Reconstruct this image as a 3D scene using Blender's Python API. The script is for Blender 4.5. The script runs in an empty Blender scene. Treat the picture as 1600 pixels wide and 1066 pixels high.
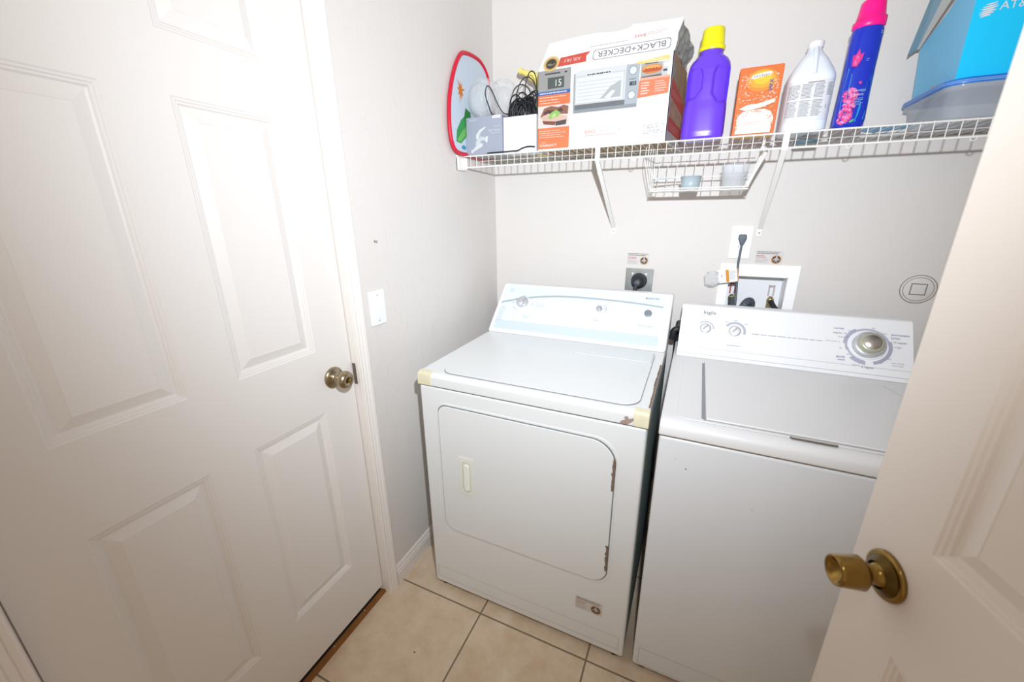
import bpy, bmesh, math, random
from mathutils import Vector, Matrix
random.seed(7)
C = bpy.context.scene.collection
PI = math.pi

# ------------------------------------------------------------------ camera, world, lights, exposure
yaw, pitch, roll = 0.429289, 0.312675, -0.0086978
CAM = Vector((0, 0, 1.40))
fw = Vector((-math.sin(yaw)*math.cos(pitch), math.cos(yaw)*math.cos(pitch), -math.sin(pitch)))
rt = Vector((math.cos(yaw), math.sin(yaw), 0)); up = rt.cross(fw)
r2 = math.cos(roll)*rt + math.sin(roll)*up; u2 = -math.sin(roll)*rt + math.cos(roll)*up
cd = bpy.data.cameras.new('camera'); cam = bpy.data.objects.new('camera', cd); C.objects.link(cam)
cd.sensor_width = 36; cd.lens = 36*620.255/1600; cd.clip_start = .02
cd.dof.use_dof = True; cd.dof.focus_distance = 1.65; cd.dof.aperture_fstop = 3.5
mm = Matrix((( r2.x, u2.x, -fw.x, CAM.x), (r2.y, u2.y, -fw.y, CAM.y), (r2.z, u2.z, -fw.z, CAM.z), (0, 0, 0, 1)))
cam.matrix_world = mm
bpy.context.scene.camera = cam
w = bpy.data.worlds.new('world'); bpy.context.scene.world = w; w.use_nodes = True
w.node_tree.nodes['Background'].inputs[0].default_value = (1, .84, .68, 1)
w.node_tree.nodes['Background'].inputs[1].default_value = .50
fl = bpy.data.lights.new('camera_flash', 'SPOT'); flash = bpy.data.objects.new('camera_flash', fl); C.objects.link(flash)
fl.energy = 1; fl.color = (.90, .975, 1.06); fl.spot_size = math.radians(140); fl.spot_blend = 1; fl.shadow_soft_size = .016
fl.use_nodes = True; _n = fl.node_tree; _f = _n.nodes.new('ShaderNodeLightFalloff'); _f.inputs['Strength'].default_value = 69
_n.links.new(_f.outputs['Linear'], _n.nodes['Emission'].inputs['Strength'])
flash.location = (.03, .10, 1.61)
flash.rotation_euler = (Vector((-.42, 1, -.03))).to_track_quat('-Z', 'Y').to_euler()
vs = bpy.context.scene.view_settings
vs.view_transform = 'Standard'; vs.look = 'None'; vs.gamma = 1; vs.use_curve_mapping = False; vs.exposure = 0.0
try: bpy.context.scene.cycles.use_fast_gi = False
except Exception: pass

# ------------------------------------------------------------------ materials
def lin(c):
    if isinstance(c, str):
        c = c.lstrip('#'); c = [int(c[i:i+2], 16)/255 for i in (0, 2, 4)]
    return tuple(x/12.92 if x <= .04045 else ((x+.055)/1.055)**2.4 for x in c) + (1,)
MC = {}
def mat(name, col, rough=.5, metal=0, bump=None, trans=0, alpha=1, spec=.5, coat=0, ior=1.45, vary=0, vscale=8):
    if name in MC: return MC[name]
    m = bpy.data.materials.new(name); m.use_nodes = True; nt = m.node_tree; b = nt.nodes['Principled BSDF']
    b.inputs['Base Color'].default_value = lin(col); b.inputs['Roughness'].default_value = rough
    b.inputs['Metallic'].default_value = metal; b.inputs['Transmission Weight'].default_value = trans
    b.inputs['Alpha'].default_value = alpha; b.inputs['Specular IOR Level'].default_value = spec
    b.inputs['Coat Weight'].default_value = coat; b.inputs['IOR'].default_value = ior
    tc = nt.nodes.new('ShaderNodeTexCoord')
    if vary:
        n = nt.nodes.new('ShaderNodeTexNoise'); n.inputs['Scale'].default_value = vscale; n.inputs['Detail'].default_value = 5
        nt.links.new(tc.outputs['Object'], n.inputs['Vector'])
        mx = nt.nodes.new('ShaderNodeMix'); mx.data_type = 'RGBA'
        c = lin(col); mx.inputs[6].default_value = tuple(x*(1-vary) for x in c[:3])+(1,); mx.inputs[7].default_value = tuple(min(1, x*(1+vary)) for x in c[:3])+(1,)
        nt.links.new(n.outputs['Fac'], mx.inputs[0]); nt.links.new(mx.outputs[2], b.inputs['Base Color'])
    if bump:
        sc, st, dist = bump[:3]; stretch = bump[3] if len(bump) > 3 else (1, 1, 1)
        mp = nt.nodes.new('ShaderNodeMapping'); mp.inputs['Scale'].default_value = stretch
        nt.links.new(tc.outputs['Object'], mp.inputs['Vector'])
        n = nt.nodes.new('ShaderNodeTexNoise'); n.inputs['Scale'].default_value = sc; n.inputs['Detail'].default_value = 4
        nt.links.new(mp.outputs[0], n.inputs['Vector'])
        bp = nt.nodes.new('ShaderNodeBump'); bp.inputs['Strength'].default_value = st; bp.inputs['Distance'].default_value = dist
        nt.links.new(n.outputs['Fac'], bp.inputs['Height']); nt.links.new(bp.outputs[0], b.inputs['Normal'])
    MC[name] = m; return m
def ink(c, rough=.55):
    h = c.strip('#'); k = tuple((((int(h[i:i+2], 16)/255)**2.2)*.74)**(1/2.2) for i in (0, 2, 4))
    return mat('ink_'+h, k, rough)

WALL = mat('painted_wall', '#dad5d0', .75, vary=.02, vscale=2)
def knockdown(m):
    nt = m.node_tree; b = nt.nodes['Principled BSDF']; tc = nt.nodes.new('ShaderNodeTexCoord')
    n = nt.nodes.new('ShaderNodeTexNoise'); n.inputs['Scale'].default_value = 9; n.inputs['Detail'].default_value = 3; n.inputs['Distortion'].default_value = 1.2
    nt.links.new(tc.outputs['Object'], n.inputs['Vector'])
    r = nt.nodes.new('ShaderNodeValToRGB'); r.color_ramp.elements[0].position = .55; r.color_ramp.elements[1].position = .62
    nt.links.new(n.outputs['Fac'], r.inputs[0])
    n2 = nt.nodes.new('ShaderNodeTexNoise'); n2.inputs['Scale'].default_value = 60; nt.links.new(tc.outputs['Object'], n2.inputs['Vector'])
    ad = nt.nodes.new('ShaderNodeMath'); ad.operation = 'MULTIPLY_ADD'; ad.inputs[1].default_value = .25
    nt.links.new(n2.outputs['Fac'], ad.inputs[0]); nt.links.new(r.outputs[0], ad.inputs[2])
    bp = nt.nodes.new('ShaderNodeBump'); bp.inputs['Strength'].default_value = .22; bp.inputs['Distance'].default_value = .0016
    nt.links.new(ad.outputs[0], bp.inputs['Height']); nt.links.new(bp.outputs[0], b.inputs['Normal'])
knockdown(WALL)
DOORP = mat('white_door_paint', '#e4dfda', .45, bump=(55, .3, .0006, (1, 1, .06)), vary=.012, vscale=3)
DOORR = mat('cream_door_paint', '#e6dcd2', .45, bump=(55, .3, .0006, (1, 1, .06)))
TRIM = mat('white_trim_paint', '#e9e3dd', .4)
ENAM = mat('white_enamel', '#e3e6e6', .28, coat=.3, vary=.012, vscale=4)
ENAM2 = mat('washer_enamel', '#dfe2e5', .28, coat=.3, vary=.012, vscale=4)
ENTOP = mat('washer_top_enamel', '#e2e2e2', .35, vary=.03, vscale=5)
GAPM = mat('dark_seam', '#6b6d6c', .8)
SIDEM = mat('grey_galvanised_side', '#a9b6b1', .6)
PLAST = mat('white_plastic', '#edeef0', .35)
CONS = mat('pale_blue_console', '#dfebf5', .3)
YELLOWED = mat('yellowed_plastic', '#ddd6ba', .5, vary=.1, vscale=60)
RUST = mat('rust', '#7d6857', .85, vary=.5, vscale=120)
CHROME = mat('brushed_chrome', '#c9c9c8', .22, metal=1)
KNOBSILVER = mat('silver_knob', '#d3d5d8', .3, metal=.6)
NICKEL = mat('antique_nickel', '#a8997f', .25, metal=1)
BRASS = mat('antique_brass', '#96773f', .2, metal=1)
BRASSK = mat('aged_brass', '#92743c', .2, metal=1)
BRASSD = mat('dark_brass', '#5e4a26', .35, metal=1)
WIRE = mat('white_vinyl_wire', '#ecebe6', .4)
BLACK = mat('black_rubber', '#26282b', .45)
DGREY = mat('dark_grey_plastic', '#4d565e', .4)
CARD = mat('white_cardboard', '#e9e9ea', .5)
BROWNC = mat('brown_cardboard', '#a08a6a', .8)
GREYC = mat('crumpled_grey_card', '#8f908e', .7, vary=.5, vscale=40, bump=(30, .8, .006))
CLEARP = mat('clear_plastic', '#f4f8fa', .08, alpha=.32, ior=1.45)
def thin(name, col, a, rough=.1):
    return mat(name, col, rough, alpha=a)
WOODT = mat('raw_wood_threshold', '#8a5a26', .7, vary=.45, vscale=14)

FLOOR = mat('beige_ceramic_tile', '#d9c5ad', .42)
def tile(m):
    nt = m.node_tree; b = nt.nodes['Principled BSDF']; tc = nt.nodes.new('ShaderNodeTexCoord')
    mp = nt.nodes.new('ShaderNodeMapping'); S = .3925
    mp.inputs['Location'].default_value = (.562+S*4, -.930+S*4, 0)
    nt.links.new(tc.outputs['Object'], mp.inputs[0])
    br = nt.nodes.new('ShaderNodeTexBrick'); br.offset = 0; br.squash = 1
    for k, v in (('Scale', 1), ('Mortar Size', .0032), ('Mortar Smooth', .2), ('Brick Width', S), ('Row Height', S), ('Bias', 0)): br.inputs[k].default_value = v
    nt.links.new(mp.outputs[0], br.inputs['Vector'])
    n = nt.nodes.new('ShaderNodeTexNoise'); n.inputs['Scale'].default_value = 11; n.inputs['Detail'].default_value = 8; n.inputs['Roughness'].default_value = .68
    nt.links.new(tc.outputs['Object'], n.inputs['Vector'])
    r = nt.nodes.new('ShaderNodeValToRGB'); e = r.color_ramp.elements; e[0].position = .3; e[0].color = lin('#cfb598'); e[1].position = .7; e[1].color = lin('#e6d4bb')
    nt.links.new(n.outputs['Fac'], r.inputs[0])
    mx = nt.nodes.new('ShaderNodeMix'); mx.data_type = 'RGBA'; mx.inputs[7].default_value = lin('#857662')
    nt.links.new(br.outputs['Fac'], mx.inputs[0]); nt.links.new(r.outputs[0], mx.inputs[6]); nt.links.new(mx.outputs[2], b.inputs['Base Color'])
    sb = nt.nodes.new('ShaderNodeMath'); sb.operation = 'MULTIPLY_ADD'; sb.inputs[1].default_value = -1; nt.links.new(br.outputs['Fac'], sb.inputs[0])
    sc = nt.nodes.new('ShaderNodeMath'); sc.operation = 'MULTIPLY'; sc.inputs[1].default_value = .25; nt.links.new(n.outputs['Fac'], sc.inputs[0]); nt.links.new(sc.outputs[0], sb.inputs[2])
    bp = nt.nodes.new('ShaderNodeBump'); bp.inputs['Strength'].default_value = .6; bp.inputs['Distance'].default_value = .002
    nt.links.new(sb.outputs[0], bp.inputs['Height']); nt.links.new(bp.outputs[0], b.inputs['Normal'])
tile(FLOOR)

# ------------------------------------------------------------------ mesh helpers
def V(*a): return Vector(a)
class MB:
    def __init__(s): s.v = []; s.f = []; s.m = []; s.sm = []; s.mats = []
    def mi(s, m):
        if m not in s.mats: s.mats.append(m)
        return s.mats.index(m)
    def add(s, vs, fs, m, smooth=False):
        o = len(s.v); s.v += [Vector(p) for p in vs]; k = s.mi(m)
        for f in fs: s.f.append([i+o for i in f]); s.m.append(k); s.sm.append(smooth)
        return s
    def box(s, a, b, m):
        x0, y0, z0 = a; x1, y1, z1 = b
        vs = [(x0,y0,z0),(x1,y0,z0),(x1,y1,z0),(x0,y1,z0),(x0,y0,z1),(x1,y0,z1),(x1,y1,z1),(x0,y1,z1)]
        return s.add(vs, [(0,3,2,1),(4,5,6,7),(0,1,5,4),(1,2,6,5),(2,3,7,6),(3,0,4,7)], m)
    def prism(s, poly, d, m, smooth=False):
        n = len(poly); d = Vector(d); P = [Vector(p) for p in poly]
        vs = P + [p+d for p in P]
        fs = [tuple(range(n))[::-1], tuple(range(n, 2*n))]
        s.add(vs, fs, m, False); o = len(s.v)-2*n; k = s.mi(m)
        for i in range(n):
            j = (i+1) % n; s.f.append([o+i, o+j, o+n+j, o+n+i]); s.m.append(k); s.sm.append(smooth)
        return s
    def tube(s, pts, r, m, n=8, closed=False, cap=True):
        P = [Vector(p) for p in pts]; N = len(P); rr = r if isinstance(r, (list, tuple)) else [r]*N
        T = []
        for i in range(N):
            if closed: t = P[(i+1) % N]-P[i-1]
            else: t = P[min(i+1, N-1)]-P[max(i-1, 0)]
            T.append(t.normalized() if t.length > 1e-9 else Vector((0, 0, 1)))
        a = T[0].orthogonal().normalized(); vs = []; fs = []
        for i in range(N):
            a = (a-T[i]*a.dot(T[i])); a = a.normalized() if a.length > 1e-6 else T[i].orthogonal().normalized()
            b = T[i].cross(a)
            for k in range(n):
                q = 2*PI*k/n; vs.append(P[i]+(a*math.cos(q)+b*math.sin(q))*rr[i])
        for i in range(N if closed else N-1):
            j = (i+1) % N
            for k in range(n): l = (k+1) % n; fs.append((i*n+k, i*n+l, j*n+l, j*n+k))
        s.add(vs, fs, m, True)
        if cap and not closed:
            s.add([vs[k] for k in range(n)], [tuple(range(n))[::-1]], m); s.add(vs[-n:], [tuple(range(n))], m)
        return s
    def lathe(s, prof, M, m, n=40, smooth=True, cap=True):
        # prof = [(radius, height)], axis = local z of M
        vs = []; fs = []
        for r, h in prof:
            for k in range(n): q = 2*PI*k/n; vs.append(M @ Vector((r*math.cos(q), r*math.sin(q), h)))
        for i in range(len(prof)-1):
            for k in range(n): l = (k+1) % n; fs.append((i*n+k, i*n+l, (i+1)*n+l, (i+1)*n+k))
        s.add(vs, fs, m, smooth)
        if cap:
            if prof[0][0] > 1e-5: s.add(vs[:n], [tuple(range(n))[::-1]], m)
            if prof[-1][0] > 1e-5: s.add(vs[-n:], [tuple(range(n))], m)
        return s
    def rings(s, rs, m, smooth=True, cap=True):
        n = len(rs[0]); vs = [p for r in rs for p in r]; fs = []
        for i in range(len(rs)-1):
            for k in range(n): l = (k+1) % n; fs.append((i*n+k, i*n+l, (i+1)*n+l, (i+1)*n+k))
        s.add(vs, fs, m, smooth)
        if cap: s.add(rs[0], [tuple(range(n))[::-1]], m); s.add(rs[-1], [tuple(range(n))], m)
        return s
    def build(s, name, parent=None, bevel=0, seg=2, weld=False, sub=0, solid=0):
        me = bpy.data.meshes.new(name)
        off = Vector((0, 0, 0)) if parent is None else parent.get('_w', None)
        off = Vector(off) if off is not None else Vector((0, 0, 0))
        me.from_pydata([tuple(p-off) for p in s.v], [], s.f)
        for m in s.mats: me.materials.append(m)
        for p, k, sm in zip(me.polygons, s.m, s.sm): p.material_index = k; p.use_smooth = sm
        if weld:
            bm = bmesh.new(); bm.from_mesh(me); bmesh.ops.remove_doubles(bm, verts=bm.verts, dist=1e-5); bmesh.ops.recalc_face_normals(bm, faces=bm.faces); bm.to_mesh(me); bm.free()
        me.update()
        o = bpy.data.objects.new(name, me); C.objects.link(o)
        if parent is not None: o.parent = parent; o['_w'] = tuple(off)
        if solid: md = o.modifiers.new('solid', 'SOLIDIFY'); md.thickness = solid; md.offset = 0
        if sub: md = o.modifiers.new('sub', 'SUBSURF'); md.levels = sub; md.render_levels = sub
        if bevel:
            md = o.modifiers.new('bevel', 'BEVEL'); md.width = bevel; md.segments = seg; md.limit_method = 'ANGLE'; md.angle_limit = math.radians(40); md.harden_normals = False
            for p in me.polygons: p.use_smooth = True
            wn = o.modifiers.new('wn', 'WEIGHTED_NORMAL'); wn.keep_sharp = False
        return o
def tag(o, label, cat, group=None, kind=None):
    o['label'] = label; o['category'] = cat
    if group: o['group'] = group
    if kind: o['kind'] = kind
    return o
def thing(name, label, cat, loc, group=None):
    o = bpy.data.objects.new(name, None); C.objects.link(o); o.location = loc; o.empty_display_size = .02; o['_w'] = tuple(loc)
    return tag(o, label, cat, group)
def structure(o): o['kind'] = 'structure'; return o
def rrect(x0, z0, x1, z1, r, n=6):
    if isinstance(r, (int, float)): r = (r,)*4
    out = []
    for (cx, cz, rr, a0) in ((x1-r[0], z1-r[0], r[0], 0), (x0+r[1], z1-r[1], r[1], PI/2), (x0+r[2], z0+r[2], r[2], PI), (x1-r[3], z0+r[3], r[3], 1.5*PI)):
        for i in range(n+1): a = a0+PI/2*i/n; out.append((cx+rr*math.cos(a), cz+rr*math.sin(a)))
    return out
TXT = {}
def text_mesh(s):
    if s in TXT: return TXT[s]
    cu = bpy.data.curves.new('t', 'FONT'); cu.body = s; cu.size = 1; cu.resolution_u = 2
    ob = bpy.data.objects.new('t', cu); C.objects.link(ob)
    dg = bpy.context.evaluated_depsgraph_get(); me = bpy.data.meshes.new_from_object(ob.evaluated_get(dg))
    vs = [tuple(v.co) for v in me.vertices]; fs = [tuple(p.vertices) for p in me.polygons]
    C.objects.unlink(ob); bpy.data.objects.remove(ob); bpy.data.meshes.remove(me); bpy.data.curves.remove(cu)
    TXT[s] = (vs, fs); return TXT[s]
class Print(MB):
    '''marks printed on a face: fn(u, v, h) -> world point'''
    def __init__(s, fn): super().__init__(); s.fn = fn; s.h = .0004
    def poly(s, pts, c, h=None):
        s.h += .00002; h = s.h if h is None else h
        return s.add([s.fn(u, v, h) for u, v in pts], [tuple(range(len(pts)))], c if not isinstance(c, str) else ink(c))
    def rect(s, u0, v0, u1, v1, c, div=1):
        s.h += .00002; c = c if not isinstance(c, str) else ink(c)
        for i in range(div):
            a = u0+(u1-u0)*i/div; b = u0+(u1-u0)*(i+1)/div
            s.add([s.fn(a, v0, s.h), s.fn(b, v0, s.h), s.fn(b, v1, s.h), s.fn(a, v1, s.h)], [(0, 1, 2, 3)], c)
        return s
    def disc(s, u, v, r, c, n=24, ry=None):
        ry = ry or r
        return s.poly([(u+r*math.cos(2*PI*i/n), v+ry*math.sin(2*PI*i/n)) for i in range(n)], c)
    def ring(s, u, v, r0, r1, c, a0=0, a1=2*PI, n=32, sy=1):
        s.h += .00002; c = ink(c) if isinstance(c, str) else c
        for i in range(n):
            a = a0+(a1-a0)*i/n; b = a0+(a1-a0)*(i+1)/n
            s.add([s.fn(u+r*math.cos(t), v+r*sy*math.sin(t), s.h) for r, t in ((r0, a), (r1, a), (r1, b), (r0, b))], [(0, 1, 2, 3)], c)
        return s
    def outline(s, pts, w, c):
        s.h += .00002; c = ink(c); n = len(pts); cu = sum(p[0] for p in pts)/n; cv = sum(p[1] for p in pts)/n
        inn = []
        for u, v in pts:
            du, dv = cu-u, cv-v; inn.append((u+w*(1 if du > 0 else -1), v+w*(1 if dv > 0 else -1)))
        for i in range(n):
            j = (i+1) % n
            s.add([s.fn(*pts[i], s.h), s.fn(*pts[j], s.h), s.fn(*inn[j], s.h), s.fn(*inn[i], s.h)], [(0, 1, 2, 3)], c)
        return s
    def band(s, top, bot, c):
        s.h += .00002; c = ink(c)
        for i in range(len(top)-1):
            s.add([s.fn(*bot[i], s.h), s.fn(*bot[i+1], s.h), s.fn(*top[i+1], s.h), s.fn(*top[i], s.h)], [(0, 1, 2, 3)], c)
        return s
    def text(s, t, u, v, size, c, align='c', rot=0, sx=1, bold=0):
        s.h += .00002; vs, fs = text_mesh(t)
        w0 = min(p[0] for p in vs); w1 = max(p[0] for p in vs); ox = {'c': (w0+w1)/2, 'l': w0, 'r': w1}[align]
        cr, sr = math.cos(rot), math.sin(rot); out = []
        for x, y, z in vs:
            x = (x-ox)*size*sx; y = (y-.35)*size
            out.append(s.fn(u+x*cr-y*sr, v+x*sr+y*cr, s.h))
        s.add(out, fs, ink(c) if isinstance(c, str) else c)
        if bold:
            s.add([s.fn(*(0, 0), 0)], [], ink(c)); s.v.pop()
        return s
    def lines(s, u0, v0, u1, v1, n, c, fill=.45, seed=1, ragged=.35):
        rd = random.Random(seed); dv = (v1-v0)/n; s.h += .00002; c = ink(c)
        for i in range(n):
            v = v1-dv*(i+.5); e = u1-(u1-u0)*rd.random()*ragged; u = u0
            while u < e:
                wl = (u1-u0)*rd.uniform(.05, .16); b = min(e, u+wl)
                s.add([s.fn(u, v-dv*fill/2, s.h), s.fn(b, v-dv*fill/2, s.h), s.fn(b, v+dv*fill/2, s.h), s.fn(u, v+dv*fill/2, s.h)], [(0, 1, 2, 3)], c)
                u = b+(u1-u0)*.018
        return s
def plane(o, du, dv):
    o, du, dv = Vector(o), Vector(du).normalized(), Vector(dv).normalized(); n = du.cross(dv)
    return lambda u, v, h: o+du*u+dv*v+n*h

# ------------------------------------------------------------------ room shell
XL, YB, XR, ZC = -.925, 1.843, 1.00, 2.44
m = MB().box((-1.6, -.9, -.05), (XR+.1, YB+.1, 0), FLOOR); structure(m.build('floor'))
m = MB()   # left wall with a door opening
m.box((XL-.11, .875, 0), (XL, YB+.1, ZC), WALL).box((XL-.11, -.9, 0), (XL, .07, ZC), WALL).box((XL-.11, .07, 2.07), (XL, .875, ZC), WALL)
structure(m.build('wall_left'))
m = MB()   # back wall with the recess of the washer box
bx0, bx1, bz0, bz1 = .130, .338, .985, 1.153
m.box((XL-.1, YB, 0), (bx0, YB+.12, ZC), WALL).box((bx1, YB, 0), (XR+.1, YB+.12, ZC), WALL).box((bx0, YB, 0), (bx1, YB+.12, bz0), WALL).box((bx0, YB, bz1), (bx1, YB+.12, ZC), WALL).box((bx0, YB+.095, bz0), (bx1, YB+.12, bz1), WALL)
structure(m.build('wall_back'))
structure(MB().box((XR, -.02, 0), (XR+.1, YB+.1, ZC), WALL).build('wall_right'))
structure(MB().box((XL-.1, .9, ZC), (XR+.1, YB+.1, ZC+.05), WALL).build('ceiling'))
def base(name, a, b, nrm, d=.0):
    # baseboard profile swept from a to b, nrm = into the room
    a, b, nrm = Vector(a), Vector(b), Vector(nrm)
    prof = [(0, 0), (.011, 0), (.011, .052), (.009, .058), (.0095, .064), (.006, .070), (.006, .078), (.003, .084), (0, .085)]
    mb = MB().prism([a+nrm*p+Vector((0, 0, q)) for p, q in prof], b-a, TRIM); return structure(mb.build(name, weld=True))
base('baseboard_left', (XL, .903, 0), (XL, YB, 0), (1, 0, 0))
base('baseboard_back', (XL+.012, YB, 0), (XR, YB, 0), (0, -1, 0))
# casing and jamb of the left door
DX = -.952
def casing():
    mb = MB()
    def prof(y0, sgn):   # (y, x) profile from the opening outwards
        return [(y0, XL+.0003), (y0, XL+.007), (y0+sgn*.004, XL+.009), (y0+sgn*.010, XL+.0085), (y0+sgn*.012, XL+.0065), (y0+sgn*.015, XL+.0085), (y0+sgn*.022, XL+.0095), (y0+sgn*.024, XL+.0078), (y0+sgn*.028, XL+.0105), (y0+sgn*.037, XL+.0115), (y0+sgn*.041, XL+.009), (y0+sgn*.042, XL+.0003)]
    mb.prism([(x, y, 0) for y, x in prof(.860, 1)], (0, 0, 2.075), TRIM)
    mb.prism([(x, y, 0) for y, x in prof(.086, -1)], (0, 0, 2.075), TRIM)
    mb.prism([(x, .044, 2.075+(y-.86)) for y, x in prof(.860, 1)], (0, .858, 0), TRIM)
    mb.box((XL-.11, .858, 0), (XL+.001, .875, 2.07), TRIM).box((XL-.11, .07, 0), (XL+.001, .0885, 2.07), TRIM).box((XL-.11, .0885, 2.045), (XL+.001, .858, 2.07), TRIM)
    return structure(mb.build('trim_1'))
casing()
m = MB().box((DX-.007, .0885, 0), (DX+.011, .858, .010), WOODT).box((-1.03, .0885, 0), (DX-.0072, .858, .003), mat('under_door_shade', '#15110d', .9))  # black strip behind the wood paints the dark void under the door
for y in (.30, .46, .62, .76): m.lathe([(.0025, 0), (.0025, .0012), (0, .0018)], Matrix.Translation((DX-.002, y, .010)), CHROME, 8)
structure(m.build('trim_2'))

# ------------------------------------------------------------------ six-panel doors
def panel_door(W, T, Hh, z0, cols, rows, fn, material):
    '''fn(u, t, z): u along width, t = depth outwards from the seen face'''
    mb = MB()
    prof = [(0, 0), (.0025, -.002), (.006, -.0022), (.008, -.0045), (.0115, -.0048), (.014, -.0085), (.018, -.0095), (.040, -.0022), (.0408, -.0016), (.0415, -.0022)]
    for side in (0, 1):
        def P(u, d, z): return fn(u, d if side == 0 else -T-d, z)
        us = sorted({0, W} | {c for p in cols for c in p}); zs = sorted({z0, z0+Hh} | {c for p in rows for c in p})
        for i in range(len(us)-1):
            for j in range(len(zs)-1):
                a, b, c, d = us[i], us[i+1], zs[j], zs[j+1]
                if (a, b) in cols and (c, d) in rows:
                    rs = []
                    for o, h in prof:
                        rs.append([P(a+o, h, c+o), P(b-o, h, c+o), P(b-o, h, d-o), P(a+o, h, d-o)])
                    for q in range(len(rs)-1):
                        for k in range(4):
                            l = (k+1) % 4; f = [rs[q][k], rs[q][l], rs[q+1][l], rs[q+1][k]]
                            mb.add(f, [(0, 1, 2, 3) if side == 0 else (3, 2, 1, 0)], material)
                    mb.add(rs[-1], [(0, 1, 2, 3) if side == 0 else (3, 2, 1, 0)], material)
                else:
                    mb.add([P(a, 0, c), P(b, 0, c), P(b, 0, d), P(a, 0, d)], [(0, 1, 2, 3) if side == 0 else (3, 2, 1, 0)], material)
    for (ua, ub) in ((0, 0), (W, W)):
        mb.add([fn(ua, 0, z0), fn(ua, -T, z0), fn(ua, -T, z0+Hh), fn(ua, 0, z0+Hh)], [(0, 1, 2, 3)], material)
    for zz in (z0, z0+Hh):
        mb.add([fn(0, 0, zz), fn(W, 0, zz), fn(W, -T, zz), fn(0, -T, zz)], [(0, 1, 2, 3)], material)
    return mb
y0 = .0935
COLS = [(.2025-y0, .4135-y0), (.519-y0, .7365-y0)]
ROWS = [(.246, .836), (1.027, 1.620), (1.730, 1.905)]
d1 = structure(panel_door(.7615, .035, 2.002, .034, COLS, ROWS, lambda u, t, z: V(DX+t, y0+u, z), DOORP).build('door_1'))
# lever side knob (left door)
MX = Matrix.Translation((DX, .783, .931)) @ Matrix.Rotation(PI/2, 4, 'Y')
m = MB().lathe([(.0, .0), (.033, .0), (.033, .003), (.031, .006), (.024, .009), (.017, .012), (.0125, .016), (.0115, .026), (.013, .030), (.021, .033), (.0265, .040), (.0275, .047), (.0255, .054), (.020, .060), (.012, .0635), (.0115, .0625), (.0, .0625)], MX, NICKEL)
kn = m.build('door_knob', d1, weld=True)
m = MB().lathe([(.0055, .062), (.0055, .067), (.004, .068), (0, .068)], MX, BRASS, 16); m.build('lock_button', kn)
m = MB().box((DX+.003, .8562, .882), (DX+.015, .8578, .952), mat('aged_nickel_strike', '#75695a', .4, metal=.6)); m.build('strike_plate', d1)
# right door, opened towards the washer
a = math.radians(15.9); U = V(-math.sin(a), math.cos(a), 0); N = V(-math.cos(a), -math.sin(a), 0); K = V(.287, .583, .93)
E0 = K+U*.062; E0.z = 0
W2 = .71
cols2 = [(.103, .103+.195), (.412, .607)]; rows2 = [(.246, .838), (1.007, 1.610), (1.720, 1.905)]
d2 = structure(panel_door(W2, .035, 2.02, .015, cols2, rows2, lambda u, t, z: E0-U*u+N*t+V(0, 0, z), DOORR).build('door_2'))
z = N; x = V(0, 0, 1).cross(z).normalized(); y = z.cross(x)
MK = Matrix(((x.x, y.x, z.x, K.x), (x.y, y.y, z.y, K.y), (x.z, y.z, z.z, K.z), (0, 0, 0, 1)))
m = MB().lathe([(0, 0), (.0325, 0), (.033, .003), (.032, .0055), (.029, .0065), (.027, .006), (.021, .010), (.015, .014), (.0125, .018), (.0115, .026), (.0135, .030), (.0205, .0325), (.0225, .035), (.0215, .048), (.0205, .062), (.0195, .066), (.0178, .0665), (.0155, .063), (.008, .0565), (0, .0548)], MK, BRASSK, 56)
k2 = m.build('door_knob', d2, weld=True)
m = MB().lathe([(.0175, .0149), (.0265, .0072), (.0268, .0068)], MK, BRASSD, 40, cap=False); m.build('rosette_inlay', k2)

# ------------------------------------------------------------------ small fittings on the walls
t = thing('light_switch', 'white rectangular light switch plate on left wall beside door casing', 'light switch', (XL, .966, 1.11))
MB().prism([(XL+.0002, p, q) for p, q in rrect(.932, 1.053, 1.001, 1.166, .004, 3)], (.005, 0, 0), PLAST).build('wall_plate', t, bevel=.0015)
m = MB().box((XL+.005, .951, 1.078), (XL+.0075, .983, 1.142), PLAST); m.build('rocker', t, bevel=.001)
for zz in (1.068, 1.151):
    m = MB(); m.lathe([(.0028, 0), (.0028, .001), (0, .0014)], Matrix.Translation((XL+.005, .967, zz)) @ Matrix.Rotation(PI/2, 4, 'Y'), CHROME, 10); m.build('screw', t)
m = MB().lathe([(.004, 0), (.004, .002), (.0015, .004), (.0015, .009), (.003, .0095), (0, .0105)], Matrix.Translation((XL, .989, 1.318)) @ Matrix.Rotation(PI/2, 4, 'Y'), CHROME, 12)
tag(m.build('wall_screw'), 'small metal screw in left wall above the light switch', 'screw')

def wallpt(u, v, h): return V(u, YB-h, v)
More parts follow.
